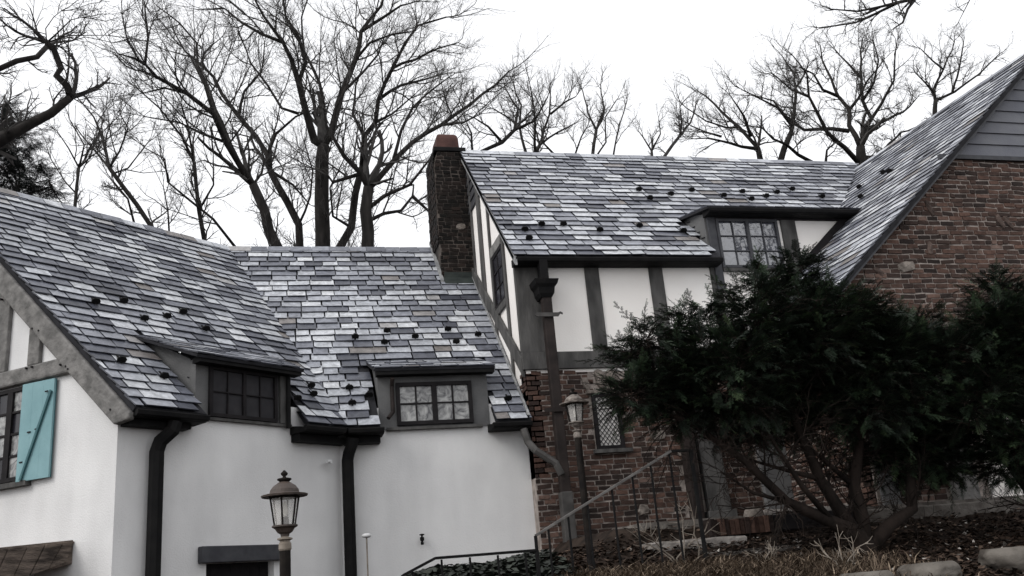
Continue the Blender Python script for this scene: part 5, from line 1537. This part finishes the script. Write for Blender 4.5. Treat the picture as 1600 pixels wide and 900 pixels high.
def evergreen(name, label, cat, base, lobes, seed, material, dens, stems, L=.075, nl=.03, bark='yew_bark', group=None, rmin=.45, droop=.25, deadwood=1.0):
    r = random.Random(seed)
    root = thing(name, base, label, cat, group)
    temps = [spray_template(r, L=L, nl=nl, droop=droop) for _ in range(6)]
    fo = MB()
    tw = MB()
    for (cx, cy, cz, rad) in lobes:
        rad *= .93
        c = V(cx, cy, cz)
        n = int(dens * rad * rad)
        # a few boughs inside each lobe, so that its sprays hang on wood
        near = min((Vector(p) for st in stems for p, _ in st), key=lambda p: (p - c).length)
        mid = near.lerp(c, .5) + V(r.gauss(0, .08), r.gauss(0, .08), r.gauss(0, .08))
        tw.tube([near, mid, c], [.022, .016, .010], 5)
        for _ in range(max(5, int(26 * rad))):
            d = V(r.gauss(0, 1), r.gauss(0, 1), r.gauss(0, .8)).normalized()
            tw.tube([c + d * rad * .1, c + d * rad * .55 + V(0, 0, r.uniform(-.05, .05)), c + d * rad * .98], [.009, .006, .003], 3, caps=False)
        ns = V(r.uniform(0, 9), r.uniform(0, 9), r.uniform(0, 9))
        from mathutils import noise
        for _ in range(max(4, n // 11)):
            # a flat, slightly drooping fan of sprays on one side shoot
            d = V(r.gauss(0, 1), r.gauss(0, 1), r.gauss(0, .9)).normalized()
            f = 1 + .34 * noise.noise(d * 2.6 + ns)
            root_ = c + V(d.x, d.y, d.z * .8) * rad * f * (rmin + (.92 - rmin) * r.random() ** .6)
            ax = (V(d.x, d.y, d.z * .55) * .8 + V(r.gauss(0, .35), r.gauss(0, .35), r.gauss(0, .25) + .08)).normalized()
            sd = ax.cross(V(r.gauss(0, .25), r.gauss(0, .25), 1)).normalized()
            nm = sd.cross(ax)
            FL = r.uniform(.14, .30) * (L / .075)
            if r.random() < .07: FL *= 1.5
            tone = r.random() ** 1.5
            tw.tube([root_ - ax * FL * .4, root_ + ax * FL * .5 - nm * .01, root_ + ax * FL - nm * FL * .12], [.004, .003, .002], 3, caps=False)
            for k in range(11):
                t = (k + .5) / 11
                sg = 1 if k % 2 else -1
                if k == 10: sa = V(0, 0, 0) + ax
                else: sa = (ax * .75 + sd * sg * (.75 - .3 * t) + nm * r.gauss(0, .18)).normalized()
                ss = sa.cross(nm).normalized()
                sn = ss.cross(sa)
                q = root_ + ax * FL * t - nm * FL * .12 * t * t
                sc = r.uniform(.75, 1.25) * (1.15 - .4 * t)
                vs, fs = temps[r.randrange(6)]
                fo.add([q + (sa * v.x + ss * v.y + sn * v.z) * sc for v in vs], fs, max(0, min(1, tone * .75 + .3 * t * t + r.gauss(0, .06))))
    fo.build('foliage', material, root, tints=True, kind='stuff')
    for st in stems:                                   # bare side shoots low on the stems
        for (p, w), (p2, w2) in list(zip(st, st[1:]))[1:]:
            A, B = Vector(p), Vector(p2)
            for _ in range(int(5 * deadwood)):
                sd = spread_dir((B - A).normalized(), r.uniform(.5, 1.2), r)
                shoot(tw, A.lerp(B, r.random()), sd, min(w * .3, .012), r.uniform(.35, .9), 1, r, -.02, .2)
    tw.build('twigs', bark, root, kind='stuff')
    first = True
    for st in stems:
        b = MB()
        b.tube([Vector(p) for p, _ in st], [w for _, w in st], 8)
        b.build('trunk' if first else 'limb', bark, root, smooth=True)
        first = False
    return root

yew_lobes = [(3.79, 9.32, 2.28, 0.25), (4.28, 9.53, 2.43, 0.40), (3.89, 9.41, 1.91, 0.38), (4.41, 9.57, 1.85, 0.44), (4.93, 9.59, 2.59, 0.48), (5.33, 9.20, 2.81, 0.47), (4.95, 9.16, 2.07, 0.60), (6.21, 9.74, 3.22, 0.39), (5.98, 9.33, 2.38, 0.78), (6.64, 9.31, 2.68, 0.50), (7.5, 9.85, 2.52, 0.50), (6.86, 9.48, 2.09, 0.80), (7.76, 9.74, 2.29, 0.48), (6.26, 9.48, 1.75, 0.45), (5.52, 9.60, 1.88, 0.40), (6.93, 9.26, 1.58, 0.48), (4.59, 9.59, 2.71, 0.26), (5.81, 9.76, 3.35, 0.24), (7.7, 9.52, 2.55, 0.30),
 (4.28, 9.38, 2.06, 0.42), (4.75, 9.32, 1.79, 0.39), (5.10, 9.18, 1.67, 0.31), (7.64, 9.62, 1.63, 0.46), (7.65, 9.10, 2.13, 0.45), (6.02, 9.64, 2.94, 0.46), (5.60, 9.43, 2.26, 0.52), (3.93, 9.12, 2.44, 0.21), (4.59, 9.33, 2.26, 0.43), (6.76, 9.52, 2.26, 0.61), (7.34, 9.37, 2.20, 0.53), (6.22, 9.54, 3.39, 0.27), (3.69, 9.19, 1.83, 0.27), (7.27, 9.57, 1.33, 0.50), (7.85, 9.65, 1.31, 0.38), (7.01, 9.68, 1.10, 0.26), (6.00, 9.77, 1.60, 0.38), (4.95, 9.64, 1.59, 0.29), (4.32, 9.75, 1.78, 0.29), (6.45, 9.22, 1.56, 0.38), (6.32, 9.24, 2.66, 0.52), (5.26, 9.17, 2.50, 0.43),
 (7.1, 9.75, 1.02, 0.36), (7.5, 9.7, 1.02, 0.40), (7.95, 9.8, 1.0, 0.36), (6.65, 9.85, 1.25, 0.32), (5.65, 9.85, 1.50, 0.32), (5.25, 9.75, 1.52, 0.3)]
g0 = ground_z(6.34, 9.5)
yew_stems = [
 [((6.34, 9.5, g0 - .1), .16), ((6.33, 9.5, g0 + .10), .13), ((6.25, 9.48, g0 + .25), .10), ((5.95, 9.45, g0 + .38), .075), ((5.45, 9.42, g0 + .62), .055), ((5.0, 9.4, g0 + 1.1), .045), ((4.5, 9.45, g0 + 1.5), .03), ((4.0, 9.4, g0 + 1.75), .02)],
 [((6.30, 9.5, g0 + .15), .10), ((6.12, 9.5, g0 + .50), .075), ((5.95, 9.5, g0 + .85), .06), ((5.8, 9.5, g0 + 1.4), .05), ((5.6, 9.45, g0 + 2.1), .03), ((5.4, 9.3, g0 + 2.4), .02)],
 [((6.33, 9.5, g0 + .12), .11), ((6.38, 9.5, g0 + .42), .085), ((6.36, 9.5, g0 + .75), .07), ((6.55, 9.5, g0 + 1.25), .05), ((6.5, 9.5, g0 + 2.1), .035), ((6.3, 9.6, g0 + 2.7), .02)],
 [((6.38, 9.5, g0 + .05), .10), ((6.72, 9.5, g0 + .30), .075), ((7.05, 9.5, g0 + .45), .065), ((7.12, 9.5, g0 + .85), .055), ((7.3, 9.55, g0 + 1.5), .04), ((7.5, 9.7, g0 + 2.2), .025)],
 [((6.0, 9.45, g0 + .35), .04), ((5.6, 9.3, g0 + .75), .03), ((5.3, 9.2, g0 + 1.2), .02), ((5.1, 9.15, g0 + 1.6), .012)],
 [((5.95, 9.5, g0 + .85), .03), ((5.5, 9.55, g0 + 1.0), .02), ((5.0, 9.5, g0 + 1.15), .012)],
 [((6.36, 9.5, g0 + .75), .035), ((6.0, 9.5, g0 + 1.1), .025), ((5.6, 9.6, g0 + 1.5), .015)],
 [((5.45, 9.42, g0 + .62), .025), ((5.1, 9.5, g0 + .75), .018), ((4.75, 9.5, g0 + 1.0), .01)],
]
evergreen('yew_tree', 'dark spreading yew on several crooked stems hiding the house entrance', 'tree', (6.34, 9.5, g0), yew_lobes, 81, 'yew', 9500, yew_stems, group='yews before the house')
yew2 = [(8.49, 9.12, 2.55, 0.42), (8.29, 9.33, 2.17, 0.50), (8.68, 9.21, 1.97, 0.73), (8.38, 9.37, 1.39, 0.65), (9.23, 9.39, 2.95, 0.41), (7.85, 9.00, 1.72, 0.37), (9.06, 8.96, 2.13, 0.76), (8.67, 9.54, 0.99, 0.46), (8.35, 9.13, 2.45, 0.2), (7.77, 9.04, 1.50, 0.44), (8.34, 9.48, 0.96, 0.38), (8.32, 8.98, 1.17, 0.51), (8.79, 9.32, 2.98, 0.36), (8.67, 8.95, 2.38, 0.53), (8.22, 9.05, 2.41, 0.38)]
g1 = ground_z(8.7, 9.4)
stems2 = [[((8.7, 9.4, g1 - .1), .13), ((8.65, 9.4, g1 + .3), .10), ((8.55, 9.35, g1 + .9), .08), ((8.6, 9.3, g1 + 1.8), .05), ((8.7, 9.2, g1 + 2.3), .02)],
          [((8.66, 9.4, g1 + .2), .07), ((8.95, 9.3, g1 + .7), .055), ((9.1, 9.1, g1 + 1.6), .03)],
          [((8.62, 9.4, g1 + .5), .05), ((8.35, 9.35, g1 + .9), .04), ((8.2, 9.3, g1 + 1.5), .02)]]
evergreen('yew_tree', 'dark yew cut off by the right edge of the photograph', 'tree', (8.7, 9.4, g1), yew2, 82, 'yew', 9500, stems2, group='yews before the house')

# dark evergreen at the left behind the ridge
gp = -.5
pine_lobes = [(-5.38, 19.36, 10.55, 0.15), (-5.38, 19.36, 10.25, 0.34), (-4.92, 18.65, 9.81, 0.27), (-5.19, 18.67, 9.45, 0.41), (-4.94, 19.27, 9.81, 0.28), (-5.08, 19.19, 9.43, 0.33), (-5.53, 19.14, 9.32, 0.45), (-5.13, 18.85, 8.87, 0.38), (-4.84, 19.08, 8.95, 0.39), (-4.64, 19.09, 8.67, 0.33), (-5.05, 19.06, 8.58, 0.45), (-4.48, 18.73, 8.23, 0.26), (-4.24, 18.94, 8.40, 0.15), (-4.37, 18.91, 8.60, 0.18), (-5.43, 19.18, 8.62, 0.45), (-4.21, 19.40, 8.39, 0.15), (-4.93, 19.36, 8.43, 0.39), (-5.8, 19, 7.6, .6), (-5.0, 19, 7.5, .6)]
pst = [[((-5.5, 19.1, gp), .16), ((-5.5, 19.1, 4), .14), ((-5.45, 19.1, 8), .08), ((-5.38, 19.3, 10.6), .02)],
       [((-5.47, 19.1, 7.6), .05), ((-4.9, 19, 8.3), .03), ((-4.3, 18.9, 8.5), .015)]]
evergreen('pine_tree', 'dark ragged evergreen at the far left behind the left ridge', 'tree', (-5.5, 19.1, gp), pine_lobes, 83, 'pine', 3600, pst, L=.12, nl=.05, bark='bark', rmin=.2, deadwood=0)

# ------------------------------------------------------------------ dead garden stems
def dead_shrub(x, y, n, h, label, seed):
    r = random.Random(seed)
    z = ground_z(x, y)
    root = thing('dead_shrub', (x, y, z), label, 'shrub', 'dead stems on the slope')
    tw = MB()
    for k in range(n):
        a = r.uniform(0, 6.28)
        d = V(math.cos(a) * .5, math.sin(a) * .5, 1).normalized()
        p = V(x + r.gauss(0, .05), y + r.gauss(0, .05), z - .02)
        path, q = [p], p
        for i in range(6):
            d = (d + V(r.gauss(0, .3), r.gauss(0, .3), r.gauss(0, .2))).normalized()
            q = q + d * h / 6
            path.append(q)
        b = MB(); b.tube(path, [.010 - .0012 * i for i in range(7)], 5)
        b.build('stem', 'lamp_pale', root, smooth=True)
        for i in range(2, 6):
            for _ in range(2):
                e_ = spread_dir(d, r.uniform(.5, 1.2), r)
                tw.tube([path[i], path[i] + e_ * h * .14, path[i] + e_ * h * .24 + V(0, 0, .02)], [.004, .003, .002], 3, caps=False)
    tw.build('twigs', 'lamp_pale', root, kind='stuff')
dead_shrub(5.55, 8.75, 4, .5, 'pale twisted dead stems on the slope below the yew trunk', 91)
dead_shrub(4.25, 9.75, 5, .75, 'dead stems tangled in front of the brick wall beside the railing top', 92)
dead_shrub(4.9, 9.1, 4, .35, 'low pale dead stems rising from the dry grass', 93)
